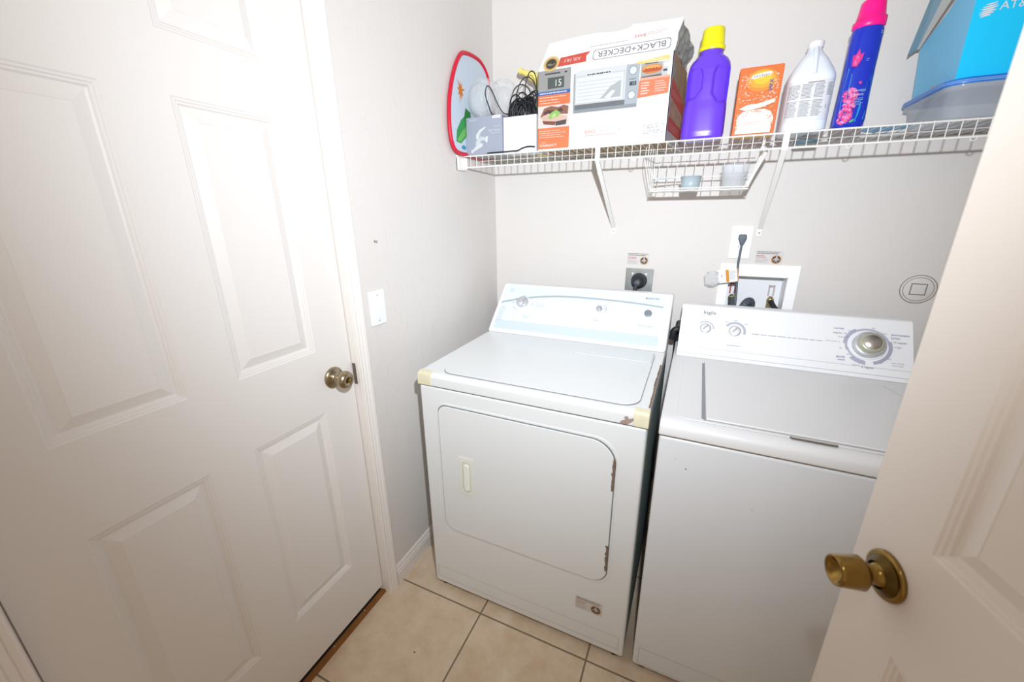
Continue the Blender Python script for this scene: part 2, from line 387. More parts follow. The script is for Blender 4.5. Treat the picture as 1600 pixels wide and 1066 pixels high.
# duplex outlet plate with the washer's cord plugged in
t = thing('wall_outlet', 'white wall outlet plate on back wall above the washer hookup box', 'outlet', (.155, YB, 1.28))
MB().prism([(p, YB-.0002, q) for p, q in rrect(.118, 1.219, .192, 1.345, .004, 3)][::-1], (0, -.005, 0), PLAST).build('wall_plate', t, bevel=.0015)
for zz in (1.262, 1.304):
    m = MB().prism([(p, YB-.005, q) for p, q in rrect(.139, zz-.015, .171, zz+.015, .009, 4)][::-1], (0, -.0015, 0), PLAST); r = m.build('receptacle', t)
    m = MB().box((.148, YB-.0068, zz-.001), (.1495, YB-.0066, zz+.008), BLACK).box((.160, YB-.0068, zz-.001), (.1615, YB-.0066, zz+.008), BLACK); m.build('slots', r)
t = thing('power_cord', 'grey plug and cord hanging from white outlet down behind the washer', 'cord', (.157, YB-.02, 1.29))
m = MB().prism([(.145, YB-.0068, 1.312), (.170, YB-.0068, 1.312), (.172, YB-.0068, 1.296), (.169, YB-.0068, 1.288), (.164, YB-.0068, 1.272), (.152, YB-.0068, 1.272), (.147, YB-.0068, 1.288), (.143, YB-.0068, 1.296)][::-1], (0, -.018, 0), DGREY); m.build('plug', t, bevel=.003)
def smooth_path(P, n=6):
    P = [Vector(p) for p in P]; out = []
    for i in range(len(P)-1):
        p0, p1, p2, p3 = P[max(i-1, 0)], P[i], P[i+1], P[min(i+2, len(P)-1)]
        for k in range(n):
            s = k/n; out.append(.5*((2*p1)+(p2-p0)*s+(2*p0-5*p1+4*p2-p3)*s*s+(3*p1-p0-3*p2+p3)*s**3))
    return out+[P[-1]]
MB().tube(smooth_path([(.158, YB-.018, 1.274), (.157, YB-.022, 1.24), (.156, YB-.028, 1.20), (.160, YB-.035, 1.14), (.165, YB-.045, 1.08), (.166, YB-.06, 1.0), (.16, YB-.06, .9), (.16, YB-.06, .6)]), .0042, DGREY).build('cord', t)
# the tag folded round the cord, with a clear sleeve
t = thing('cord_tag', 'white and orange paper tag in clear sleeve hanging on grey washer cord', 'tag', (.14, YB-.04, 1.14))
fn = plane((.094, YB-.052, 1.122), (.976, -.1, .2), (-.2, 0, .98))
m = MB().prism([fn(0, 0, 0), fn(.073, 0, 0), fn(.073, .052, 0), fn(0, .052, 0)][::-1], (0, .0006, 0), CARD); m.build('paper_tag', t)
p = Print(fn); p.rect(.030, .002, .041, .050, '#f0a021'); p.rect(.069, .0, .073, .052, '#e7a45c'); p.text('!', .0155, .026, .02, '#444a52'); p.lines(.043, .01, .066, .045, 6, '#c9cdd1'); p.build('tag_print', t)
m = MB(); n = 14; rs = []
for i in range(5):
    q = i/4; rs.append([fn(-.044+.048*q+.004*math.sin(k*2.1+i), .022+.030*(.75+.25*math.sin(q*PI))*math.sin(2*PI*k/n)+.003*math.sin(k*3+i*2), .002+.006*math.cos(2*PI*k/n)) for k in range(n)])
m.rings(rs, mat('clear_sleeve', '#eef1f3', .08, alpha=.35, bump=(90, 1, .01))).build('clear_sleeve', t)

# dryer outlet with its plug
t = thing('dryer_outlet', 'square metal dryer outlet box on back wall behind the dryer', 'outlet', (-.218, YB, 1.10))
ST = mat('galvanised_plate', '#aeb3b2', .3, metal=.9, vary=.25, vscale=30)
m = MB().box((-.277, YB-.006, 1.045), (-.160, YB-.0003, 1.161), ST); m.build('outlet_plate', t, bevel=.0015)
for x_ in (-.247, -.190):
    m = MB(); m.lathe([(.005, 0), (.005, .002), (0, .003)], Matrix.Translation((x_, YB-.006, 1.137)) @ Matrix.Rotation(PI/2, 4, 'X'), PLAST, 12); m.build('screw', t)
MY = Matrix.Translation((-.217, YB-.006, 1.108)) @ Matrix.Rotation(PI/2, 4, 'X')
MB().lathe([(.034, 0), (.034, .006), (.031, .009), (.030, .009)], MY, BLACK, 32).build('receptacle', t)
t = thing('dryer_plug', 'round black dryer plug in square metal outlet above the dryer', 'plug', (-.217, YB-.03, 1.10))
MY = Matrix.Translation((-.220, YB-.0155, 1.103)) @ Matrix.Rotation(PI/2, 4, 'X')
m = MB().lathe([(.027, 0), (.028, .012), (.025, .017), (.023, .018), (.0225, .026), (.018, .031), (.010, .033), (0, .033)], MY, BLACK, 28); m.build('plug_body', t)
m = MB().lathe([(.014, .030), (.013, .036), (.010, .039), (0, .039)], MY, DGREY, 20); m.build('plug_grip', t)
MB().tube(smooth_path([(-.222, YB-.040, 1.10), (-.226, YB-.045, 1.075), (-.228, YB-.045, 1.04), (-.229, YB-.045, .9), (-.23, YB-.045, .5)]), .0095, BLACK, 10).build('cord', t)

# warning stickers
def sticker(mb_fn, w_, h_, seed, bright=True):
    p = Print(mb_fn)
    p.rect(0, 0, w_, h_, '#efeae6')
    p.lines(w_*.05, h_*.72, w_*.95, h_*.95, 2, '#6a6265', .4, seed, .15)
    p.lines(w_*.03, h_*.45, w_*.45, h_*.66, 2, '#cf5a55', .4, seed+1)
    p.lines(w_*.03, h_*.08, w_*.5, h_*.40, 4, '#bdb6b4', .35, seed+2)
    cu, cv, r = w_*.77, h_*.36, h_*.30
    p.disc(cu, cv, r*1.18, '#efe3b4'); p.disc(cu, cv, r, '#6a3f2c'); p.ring(cu, cv, r*.82, r*.98, '#a96d4d')
    p.poly([(cu-r*.12, cv+r*.95), (cu+r*.12, cv+r*.95), (cu+r*.3, cv-r*.9), (cu, cv-r*.2), (cu-r*.3, cv-r*.9)], '#d9d5d8')
    p.poly([(cu-r*.75, cv-r*.1), (cu-r*.1, cv+r*.55), (cu+r*.1, cv+r*.45), (cu-r*.55, cv-r*.3)], '#c9c4c8')
    p.poly([(cu+r*.75, cv-r*.1), (cu+r*.1, cv+r*.55), (cu-r*.1, cv+r*.45), (cu+r*.55, cv-r*.3)], '#c9c4c8')
    return p
def wall_sticker(x0, z0, w_, h_, seed, label):
    o = sticker(lambda u, v, h: V(x0+u, YB-h, z0+v), w_, h_, seed).build('warning_sticker'); tag(o, label, 'sticker')
wall_sticker(-.277, 1.176, .094, .053, 3, 'small white warning sticker on back wall above metal dryer outlet')
wall_sticker(.213, 1.200, .093, .052, 5, 'small white warning sticker on back wall above washer hookup box')

# painted-over round blank cover
t = thing('blank_cover', 'round blank cover painted over on back wall above washer right end', 'cover', (.722, YB, 1.133))
MYC = Matrix.Translation((.722, YB, 1.133)) @ Matrix.Rotation(PI/2, 4, 'X')
GROOVE = mat('cover_groove', '#94887d', .9)
MB().lathe([(.0505, 0), (.0505, .0012), (.049, .002), (0, .002)], MYC, WALL, 48).build('plate', t)
MB().lathe([(.0475, .0021), (.0505, .0021)], MYC, GROOVE, 48, cap=False).lathe([(.040, .0022), (.042, .0022)], MYC, GROOVE, 48, cap=False).build('groove_ring', t)
p = Print(wallpt); p.h = .003
p.outline([(.700, 1.113), (.744, 1.113), (.744, 1.153), (.700, 1.153)], .003, '#93877c'); p.build('square_boss', t)

# ------------------------------------------------------------------ washer hookup box
t = thing('washer_hookup_box', 'white recessed plastic washer hookup box in back wall behind the washer', 'hookup box', (.233, YB, 1.1))
m = MB(); fx0, fx1, fz0, fz1 = .098, .369, .960, 1.197
for a_, b_ in (((fx0, fz0), (bx0+.002, fz1)), ((bx1-.002, fz0), (fx1, fz1)), ((bx0+.002, bz1-.002), (bx1-.002, fz1)), ((bx0+.002, fz0), (bx1-.002, bz0+.002))):
    m.box((a_[0], YB-.005, a_[1]), (b_[0], YB-.0003, b_[1]), mat('bright_white_frame', '#fbfbfb', .5))
m.build('frame', t)
m = MB(); d = .0015
m.box((bx0+d, YB-.002, bz0+d), (bx0+.004, YB+.09, bz1-d), PLAST).box((bx1-.004, YB-.002, bz0+d), (bx1-d, YB+.09, bz1-d), PLAST).box((bx0+d, YB-.002, bz1-.004), (bx1-d, YB+.09, bz1-d), PLAST).box((bx0+d, YB-.002, bz0+d), (bx1-d, YB+.09, bz0+.004), PLAST).box((bx0+d, YB+.088, bz0+d), (bx1-d, YB+.094, bz1-d), PLAST)
m.build('recessed_tub', t)
VALV = mat('valve_brass', '#b9a67c', .3, metal=.8)
REDH = mat('red_valve_handle', '#b4534c', .4)
for x_, hm in ((.158, REDH), (.298, thin('clear_valve_handle', '#d9c6bf', .6, .2))):
    m = MB().tube([(x_, YB+.07, bz0+.004), (x_, YB+.07, bz0+.05), (x_, YB+.045, bz0+.075)], .009, VALV, 12)
    m.lathe([(.006, 0), (.013, .001), (.013, .014), (.009, .016)], Matrix.Translation((x_, YB+.05, bz0+.068)) @ Matrix.Rotation(PI*.62, 4, 'X'), VALV, 10)
    v = m.build('valve', t)
    MB().box((x_-.011, YB+.055, bz0+.085), (x_-.006, YB+.062, bz0+.125), hm).box((x_+.006, YB+.055, bz0+.085), (x_+.011, YB+.062, bz0+.125), hm).box((x_-.011, YB+.055, bz0+.12), (x_+.011, YB+.062, bz0+.125), hm).build('valve_handle', v, bevel=.001)
o = MB().tube(smooth_path([(.158, YB+.035, bz0+.062), (.160, YB+.01, bz0+.05), (.164, YB-.02, bz0+.02), (.166, YB-.03, .95), (.166, YB-.03, .6)]), .011, DGREY, 12).build('water_hose'); tag(o, 'grey water hose from left valve of the washer hookup box', 'hose')
o = MB().tube(smooth_path([(.299, YB+.035, bz0+.062), (.310, YB+.015, bz0+.045), (.335, YB-.02, bz0+.01), (.348, YB-.035, .95), (.35, YB-.035, .6)]), .010, BLACK, 12).build('water_hose'); tag(o, 'black water hose from right valve of the washer hookup box', 'hose')
hp = [(.232, YB+.045, bz0+.006), (.232, YB+.035, bz0+.045), (.222, YB+.012, bz0+.063), (.205, YB-.012, bz0+.055), (.190, YB-.028, bz0+.02), (.183, YB-.032, .95), (.183, YB-.032, .6)]
hp = smooth_path(hp, 14); o = MB().tube(hp, [.0145+.0012*math.sin(i*1.6) for i in range(len(hp))], DGREY, 14).build('drain_hose'); tag(o, 'thick grey ribbed drain hose bent over in the washer hookup box', 'hose')

# ------------------------------------------------------------------ dryer
X0, X1, YF, YK = -.783, -.061, .970, 1.665
t = thing('clothes_dryer', 'white front-loading clothes dryer with pale blue console in the left corner', 'dryer', (-.42, 1.3, 0))
m = MB().box((X0, YF, .022), (X1, YK, .862), ENAM); m.build('cabinet', t, bevel=.008, seg=3)
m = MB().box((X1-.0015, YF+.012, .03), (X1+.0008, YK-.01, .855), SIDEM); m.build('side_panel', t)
for x_ in (X0+.03, X1-.03):
    for y_ in (YF+.03, YK-.04): MB().lathe([(.016, 0), (.016, .01), (.008, .012), (.008, .024)], Matrix.Translation((x_, y_, 0)), BLACK, 14).build('levelling_foot', t)
m = MB().box((X0+.002, YF+.003, .8605), (X1-.002, YK-.002, .8655), GAPM); m.build('top_seam', t)
m = MB().prism([(X0-.002, y_, z_) for y_, z_ in ((YF-.003, .8645), (YF-.003, .898), (YF+.004, .906), (YF+.016, .909), (1.47, .910), (YK, .910), (YK, .8645))], (X1-X0+.004, 0, 0), ENAM); m.build('top_panel', t, bevel=.004)
seam = MB().prism([(p_, q_, .9104) for p_, q_ in rrect(X0+.072, YF+.018, X1-.028, 1.445, (.04, .012, .04, .05), 8)], (0, 0, .0004), mat('grey_dirt_line', '#8f8e8c', .9)); seam.build('work_surface_seam', t)
m = MB().prism([(p_, q_, .9104) for p_, q_ in rrect(X0+.0735, YF+.0197, X1-.0297, 1.445, (.04, .012, .04, .05), 8)], (0, 0, .0022), ENAM); m.build('work_surface', t, bevel=.001)
m = MB().prism([(p_, q_, .9126) for p_, q_ in rrect(-.368, 1.330, -.094, 1.446, .01, 4)], (0, 0, .0002), mat('grey_line', '#b5b6b6', .9)).prism([(p_, q_, .9127) for p_, q_ in rrect(-.3668, 1.3315, -.0952, 1.446, .009, 4)], (0, 0, .0020), ENAM); m.build('lint_screen_cover', t, bevel=.0008)
for xa, xb, yl in ((X0-.003, X0+.050, 0), (X1-.036, X1+.003, 0)):
    m = MB().prism([(xa, y_, z_) for y_, z_ in ((YF-.0045, .8655), (YF-.0045, .8985), (YF+.003, .9075), (YF+.022, .9108), (YF+.022, .8655))], (xb-xa, 0, 0), YELLOWED); o = m.build('corner_cap', t, bevel=.002); o['label'] = 'yellowed plastic corner cap'
m = MB()
rd = random.Random(4)
for i in range(14):
    y_ = YF+.03+i*.024; m.box((X1-.0035-rd.random()*.003, y_, .9100), (X1+.0012, y_+.02, .9112), RUST)
m.build('edge_rust', t)
m = Print(lambda u, v, h: V(u, YF-.0034-h, v)); PR = mat('bare_pink_metal', '#a08a82', .7, vary=.35, vscale=150)
m.poly([(X1-.071, .8680), (X1-.060, .8665), (X1-.050, .8672), (X1-.040, .876), (X1-.030, .886), (X1-.037, .889), (X1-.046, .884), (X1-.052, .892), (X1-.060, .888), (X1-.057, .880), (X1-.066, .876)], PR)
m.build('corner_rust', t)
# door
def dp(u, v, h): return V(u, YF-h, v)
def slab(poly, h0, h1, m_, nm, par, bev=0):
    return MB().prism([(p_, YF-h0, q_) for p_, q_ in poly][::-1], (0, -(h1-h0), 0), m_).build(nm, par, bevel=bev)
RR = (.072, .032, .045, .05)
slab(rrect(-.722, .297, -.124, .812, RR, 10), -.001, .0016, ENAM, 'door_surround', t, .0014)
slab(rrect(-.7155, .3035, -.1305, .8055, RR, 10), .0014, .0020, mat('door_gap', '#7f8384', .8), 'door_gap_shade', t)  # grey plate colours in the dark gap round the dryer door
dr = slab(rrect(-.7125, .3065, -.1335, .8025, RR, 10), .0018, .0062, ENAM, 'door', t, .002)
m = MB()
m.prism([(p_, YF-.0062, q_) for p_, q_ in rrect(-.641, .482, -.585, .628, .003, 3)][::-1], (0, -.0018, 0), mat('ivory_plastic', '#e4e6dd', .35))
m.build('handle_plate', dr, bevel=.0007)
m = MB(); IV = mat('ivory_plastic2', '#d4d5c6', .5)
m.prism([(p_, YF-.0080, q_) for p_, q_ in rrect(-.629, .496, -.597, .615, .014, 6)][::-1], (0, -.0002, 0), IV); m.build('handle_recess', dr)
m = MB().prism([(p_, YF-.0082, q_) for p_, q_ in rrect(-.622, .500, -.599, .607, .011, 6)][::-1], (0, -.006, 0), mat('ivory_plastic3', '#eceee4', .3)); m.build('handle', dr, bevel=.003)
rd = random.Random(9)
for zc, hh in ((.703, .052), (.405, .045)):
    m = MB().box((-.1385, YF-.0075, zc-hh), (-.1335, YF-.0015, zc+hh), RUST)
    for i in range(14): q = zc-hh+rd.random()*2*hh; m.box((-.1385-rd.random()*.003, YF-.0072, q), (-.1335+rd.random()*.003, YF-.0016, q+.006), RUST)
    m.build('hinge', t)
p = Print(dp); p.h = .0002
p.outline([(X0+.016, .050), (X1-.016, .050), (X1-.016, .103), (X0+.016, .103)], .0012, '#c9c9c6'); p.build('toe_panel_line', t)
sticker(lambda u, v, h: dp(-.224+u, .163+v, h), .088, .052, 8).build('warning_sticker', t)
# console
cs = thing  # console body as a part
m = MB().prism([(X0-.004, 1.462, .9105), (X0-.004, 1.474, .926), (X0-.004, 1.640, 1.087), (X0-.004, 1.652, 1.092), (X0-.004, 1.700, 1.088), (X0-.004, 1.703, .9105)], (X1-X0+.006, 0, 0), PLAST)
con = m.build('console', t, bevel=.012, seg=4)
fnD = plane((0, 1.462, .9135), (1, 0, 0), (0, .166, .161)); du = V(0, .166, .161).normalized()
# console face sits on the slope through (1.474,.926)-(1.640,1.087)
fnD = plane(V(0, 1.474, .926)-du*.017, (1, 0, 0), du)
poly = rrect(-.768, .016, -.088, .246, (.006, .02, .004, .004), 5)
m = MB().prism([fnD(u_, v_, .0002) for u_, v_ in poly], fnD(0, 0, .0022)-fnD(0, 0, .0002), CONS); m.build('console_face', con, bevel=.0008)
p = Print(lambda u, v, h: fnD(u, v, h+.0024)); p.h = 0.0001
tp = [(-.766, .156), (-.72, .170), (-.67, .184), (-.60, .198), (-.52, .208), (-.43, .211), (-.34, .210), (-.25, .207), (-.17, .202), (-.09, .194)]
bt = [(u, v-.011+.004*(i/9)) for i, (u, v) in enumerate(tp)]
p.band(tp, bt, '#c3d1d8')
p.rect(-.764, .018, -.090, .060, '#e9f6fd')
p.text('KENMORE', -.134, .227, .011, '#39434c'); p.disc(-.157, .227, .0028, '#39434c')
for a_ in (150, 180, 215, 232, 248, 0): p.disc(-.664+.046*math.cos(math.radians(a_)), .154+.042*math.sin(math.radians(a_)), .0022, '#7c8891')
p.lines(-.765, .055, -.735, .13, 8, '#c6d3dc', .3, 4); p.lines(-.745, .205, -.72, .228, 3, '#c6d3dc', .3, 5); p.lines(-.60, .142, -.555, .158, 2, '#cdd9e1', .3, 6); p.lines(-.645, .078, -.605, .094, 2, '#cdd9e1', .3, 6)
p.text('Signal', -.332, .105, .010, '#a9b4bc'); p.text('Push to Start', -.142, .100, .010, '#a9b4bc')
for uu, vv in ((-.318, .163), (-.318, .150)): p.ring(uu-.01, vv-.008, .026, .028, '#b9c6cf', 0, 1.2, 10)
p.build('console_print', con)
def onplane(fn, u, v, h):
    o = fn(u, v, h); X = fn(u+1, v, h)-o; Y = fn(u, v+1, h)-o; Z = X.cross(Y)
    return Matrix(((X.x, Y.x, Z.x, o.x), (X.y, Y.y, Z.y, o.y), (X.z, Y.z, Z.z, o.z), (0, 0, 0, 1)))
M = onplane(fnD, -.664, .154, .0024)
m = MB().lathe([(.034, 0), (.033, .003), (.029, .004)], M, PLAST, 36).lathe([(.027, .003), (.0255, .016), (.023, .018), (0, .018)], M, KNOBSILVER, 36); kb = m.build('timer_knob', con)
m = MB().box((-.0055, -.024, .018), (.0055, .024, .030), KNOBSILVER); m.v = [M @ (Matrix.Rotation(-.5, 4, 'Z') @ v) for v in m.v]; m.build('grip', kb, bevel=.002)
M = onplane(fnD, -.329, .154, .0024)
m = MB().lathe([(.019, 0), (.018, .003), (.014, .0035)], M, PLAST, 28).lathe([(.013, .002), (.012, .012), (0, .013)], M, KNOBSILVER, 28); kb = m.build('signal_knob', con)
m = MB().box((-.003, -.011, .012), (.003, .011, .020), KNOBSILVER); m.v = [M @ (Matrix.Rotation(.35, 4, 'Z') @ v) for v in m.v]; m.build('grip', kb, bevel=.001)
M = onplane(fnD, -.141, .154, .0024)
m = MB().lathe([(.024, 0), (.023, .003), (.018, .0035)], M, PLAST, 28).lathe([(.0145, .002), (.0135, .010), (.011, .0105), (0, .0095)], M, mat('grey_button', '#8d959b', .35, metal=.3), 28); m.build('start_button', con)

# ------------------------------------------------------------------ washer
A0, A1 = -.031, .655
t = thing('washing_machine', 'white top-loading washing machine with silver dial, right of the dryer', 'washing machine', (.31, 1.3, 0))
m = MB().box((A0, YF, .020), (A1, YK, .853), ENAM2); m.build('cabinet', t, bevel=.008, seg=3)
for x_ in (A0+.03, A1-.03):
    for y_ in (YF+.03, YK-.04): MB().lathe([(.016, 0), (.016, .01), (.008, .012), (.008, .022)], Matrix.Translation((x_, y_, 0)), BLACK, 14).build('levelling_foot', t)
MB().box((A0+.003, YF+.003, .8515), (A1-.003, YK-.002, .8575), mat('rusty_seam', '#8d7f6c', .9)).build('top_seam', t)
MB().prism([(A0-.002, y_, z_) for y_, z_ in ((YF-.004, .8565), (YF-.004, .878), (YF+.002, .890), (YF+.016, .8975), (YF+.035, .899), (YK, .901), (YK, .8565))], (A1-A0+.004, 0, 0), ENTOP).build('top_panel', t, bevel=.004)
# raised rim around the lid, lid, slots
m = MB().prism([(p_, q_, .8985) for p_, q_ in rrect(.004, YF+.024, .622, 1.482, .02, 5)], (0, 0, .0035), ENTOP); m.build('lid_surround', t, bevel=.002)
lidp = [(.072, 1.004), (.540, 1.004), (.552, 1.016), (.575, 1.33), (.545, 1.425), (.530, 1.438), (.072, 1.438)]
m = MB().prism([(p_, q_, .9016) for p_, q_ in lidp], (0, 0, .0060), ENTOP); ld = m.build('lid', t, bevel=.0028)
MB().prism([(p_+(.0016 if p_ > .3 else -.0016), q_+(.0016 if q_ > 1.2 else -.0016), .9021) for p_, q_ in lidp], (0, 0, .0003), mat('lid_gap', '#aaaaa8', .8)).build('lid_seam', t)
SLOT = mat('grey_slot', '#8d9398', .6)
m = MB().prism([(.062, 1.010, .9022), (.0705, 1.000, .9022), (.0705, 1.430, .9022), (.064, 1.430, .9022)], (0, 0, .0004), SLOT); m.build('left_slot', t)
m = MB().prism([(.5795, 1.33, .9022), (.5825, 1.334, .9022), (.5520, 1.432, .9022), (.5490, 1.430, .9022)], (0, 0, .0004), SLOT); m.build('corner_slot', t)
m = MB().prism([(p_, q_, .9022) for p_, q_ in rrect(.247, .988, .338, .9985, .005, 4)], (0, 0, .0006), mat('brown_slot', '#6f665c', .7)); m.build('finger_slot', t)
m = MB().prism([(p_, q_, .9026) for p_, q_ in rrect(.250, .9935, .335, .9975, .002, 4)], (0, 0, .001), mat('ivory_lip', '#c2beb0', .5)); m.build('finger_lip', t)
p = Print(lambda u, v, h: V(u, YF-h, v)); p.h = .0002
p.outline([(A0+.016, .032), (A1-.016, .032), (A1-.016, .100), (A0+.016, .100)], .0012, '#bdbab6')
p.build('toe_panel_line', t)
for u_, v_, r_ in ((.042, .772, .0018), (.015, .795, .001), (.20, .70, .0012)):
    p = Print(lambda u, v, h: V(u, YF-h, v)); p.disc(u_, v_, r_, '#4c463f', 8); p.build('paint_chip', t)
CY = plane((0, 1.49, .9015), (1, 0, 0), (0, .11, .163)); dw = V(0, .11, .163).normalized()
m = MB().prism([(-.022, 1.488, .9012), (-.022, 1.490, .9035), (-.022, 1.601, 1.063), (-.022, 1.612, 1.067), (-.022, 1.662, 1.064), (-.022, 1.662, .9012)], (.663, 0, 0), PLAST)
con = m.build('console', t, bevel=.006, seg=3)
fnW = plane((0, 1.490, .9035), (1, 0, 0), (0, .111, .1595))
# end pieces lean: thin top lip
p = Print(fnW); p.h = .0006
p.rect(-.014, .034, .633, .0352, '#ccd3da'); p.rect(-.014, .010, .633, .0114, '#c3cad1')
p.text('Inglis', .072, .173, .019, '#3d444c', sx=1.1)
p.lines(.21, .103, .415, .109, 1, '#a9b0b8', .35, 3, 0); 
p.ring(.157, .110, .027, .035, '#c9cdde', -.3, 2.6, 24); p.ring(.063, .110, .024, .029, '#d6dae2', 0, 2.4, 20)
p.lines(.135, .052, .18, .059, 1, '#b5bcc6', .4, 7, 0)
for uu, vv in ((.13, .142), (.158, .150), (.19, .140)): p.lines(uu-.006, vv-.003, uu+.006, vv+.003, 1, '#a8aebc', .4, 7, 0)
cu, cv = .529, .104
p.ring(cu, cv, .052, .058, '#c7cbdd', math.radians(15), math.radians(200), 30); p.ring(cu, cv, .052, .063, '#c5c7dc', math.radians(120), math.radians(178), 20)
p.ring(cu, cv, .052, .062, '#bfbfd4', math.radians(-75), math.radians(20), 24); p.ring(cu, cv, .050, .055, '#c7cbdd', math.radians(190), math.radians(262), 24); p.ring(cu, cv, .052, .064, '#c5c7dc', math.radians(225), math.radians(265), 16)
BL = '#3b49a0'; GY = '#6b7078'
for s_, u_, v_, sz, c_, al in (('normal', .467, .156, .0095, BL, 'r'), ('regular 14', .474, .140, .0085, GY, 'r'), ('heavy 18', .480, .127, .0075, '#9a9fa6', 'r'), ('perm press 12', .458, .110, .0065, '#9a9fa6', 'r'), ('light 10', .498, .150, .0065, '#a9aeb5', 'r'),
        ('spin', .543, .166, .0065, '#9a9fa6', 'c'), ('rinse', .570, .150, .0065, '#9a9fa6', 'c'), ('permanent', .588, .149, .0100, BL, 'l'), ('press', .588, .138, .0100, BL, 'l'), ('10 regular', .592, .124, .0085, GY, 'l'), ('6 light', .595, .108, .0070, '#8d9299', 'l'),
        ('gentle', .472, .060, .0095, BL, 'r'), ('wash', .472, .050, .0095, BL, 'r'), ('off', .463, .088, .0065, '#9a9fa6', 'r'), ('spin', .485, .070, .0065, '#a9aeb5', 'r'), ('light 4', .508, .037, .0070, '#9a9fa6', 'r'), ('6 regular', .514, .033, .0088, GY, 'l'),
        ('off', .562, .052, .0065, '#9a9fa6', 'c'), ('spin', .582, .068, .0065, '#9a9fa6', 'c'), ('push to stop', .603, .056, .0058, '#7d84b5', 'c'), ('pull to start', .603, .048, .0058, '#7d84b5', 'c')):
    p.text(s_, u_, v_, sz, c_, al)
p.build('console_print', con)
M = onplane(fnW, cu, cv, .0004)
BRU = mat('brushed_dial', '#cfcac4', .32, metal=1)
m = MB().lathe([(.0465, 0), (.0465, .002), (.044, .003)], M, PLAST, 48).lathe([(.042, .002), (.041, .020), (.038, .0225), (.030, .0225)], M, KNOBSILVER, 48); kb = m.build('cycle_dial', con)
m = MB().lathe([(.032, .0222), (.031, .036), (.028, .039), (.0235, .0395)], M, mat('dial_green_grey', '#b9bba6', .3, metal=.4), 48).lathe([(.0235, .0392), (.0225, .041), (0, .0405)], M, BRU, 48); m.build('dial_cap', kb)
for uu, r_, nm in ((.063, .0145, 'water_level_knob'), (.157, .0155, 'temperature_knob')):
    M = onplane(fnW, uu, .110, .0004)
    m = MB().lathe([(r_+.004, 0), (r_+.004, .003), (r_+.001, .004)], M, KNOBSILVER, 32).lathe([(r_, .003), (r_-.001, .013), (0, .014)], M, PLAST, 32); kb = m.build(nm, con)
    m = MB().box((-.003, -r_*.85, .013), (.003, r_*.85, .020), KNOBSILVER); m.v = [M @ (Matrix.Rotation(-.7, 4, 'Z') @ v) for v in m.v]; m.build('grip', kb, bevel=.001)

# dark cable clamp seen between dryer and washer
o = MB().tube(smooth_path([(-.050, 1.69, .90), (-.045, 1.69, .935), (-.03, 1.695, .945), (-.028, 1.72, .945), (-.03, 1.78, .94), (-.03, 1.80, .80), (-.03, 1.80, .5)]), .013, BLACK, 10).build('black_hose'); tag(o, 'short black hose seen in the gap between dryer and washer', 'hose')

# ------------------------------------------------------------------ wire shelf
YS, ZS, ZL = 1.540, 1.6225, 1.578
t = thing('wire_shelf', 'long white wire shelf across back wall above dryer and washer', 'shelf', (.03, 1.69, 1.60))
m = MB(); x_ = XL+.014
while x_ < XR-.006:
    m.tube([(x_, YB-.003, ZS), (x_, YS+.002, ZS), (x_, YS-.001, ZS-.003), (x_, YS-.001, ZL)], .0013, WIRE, 6); x_ += .0278
m.build('deck_wires', t)
xs0, xs1 = XL+.006, XR-.004
for nm, yy, zz, rr in (('front_rail', YS-.002, ZS-.003, .0026), ('front_rail', YS-.002, ZL, .0030), ('cross_rail', YS+.15, ZS-.004, .0028), ('back_rail', YB-.008, ZS-.004, .0028)):
    MB().tube([(xs0, yy, zz), (xs1, yy, zz)], rr, WIRE, 8).build(nm, t)
for x_ in (-.235, .36, .62):
    pth = [(x_-.006, YS-.002, ZL-.001), (x_-.006, YS-.002, ZL-.007), (x_, YS-.002, ZL-.010), (x_+.006, YS-.002, ZL-.007), (x_+.006, YS-.002, ZL-.001)]
    MB().tube(pth, .0014, WIRE, 6).build('clip', t)
def bracket(x0, x1, label):
    t = thing('shelf_bracket', label, 'bracket', (x1, YB, 1.32), None)
    p0, p1 = V(x0, YS-.004, ZL-.004), V(x1, YB-.006, 1.335)
    n = (p1-p0).normalized(); xx = V(1, 0, 0); yy = n.cross(xx).normalized()
    m = MB(); h = .0075
    sec = [(-h, -.003), (-h, .006), (-h+.0022, .006), (-h+.0022, -.0008), (h-.0022, -.0008), (h-.0022, .006), (h, .006), (h, -.003)]
    m.prism([p0+xx*a_+yy*(-b_) for a_, b_ in sec], p1-p0, WIRE); m.build('strut', t, weld=True)
    m = MB().box((x1-.008, YB-.003, 1.306), (x1+.008, YB-.0003, 1.345), WIRE); f = m.build('foot', t, bevel=.001)
    MB().lathe([(.0035, 0), (.003, .002), (0, .0025)], Matrix.Translation((x1, YB-.003, 1.318)) @ Matrix.Rotation(PI/2, 4, 'X'), CHROME, 10).build('screw', f)
    m = MB().box((x0-.0085, YS-.0075, ZL-.006), (x0+.0085, YS-.0048, ZS+.002), WIRE).box((x0-.0085, YS-.0075, ZS+.0005), (x0+.0085, YS+.006, ZS+.003), WIRE); m.build('hook', t, bevel=.0008)
bracket(-.362, -.345, 'white diagonal shelf bracket under the oven box')
bracket(.2035, .212, 'white diagonal shelf bracket under the white jug')
m = MB().box((XL+.0004, YS-.045, ZL-.012), (XL+.013, YS+.02, ZS-.008), WIRE).box((XL+.0004, YS-.045, ZL-.012), (XL+.006, YS+.02, ZS+.001), WIRE).box((XL+.013, YS-.010, ZL-.008), (XL+.030, YS-.0055, ZS-.010), WIRE)
tag(m.build('shelf_end_bracket', bevel=.0015), 'white plastic end bracket holding wire shelf on left wall', 'bracket')

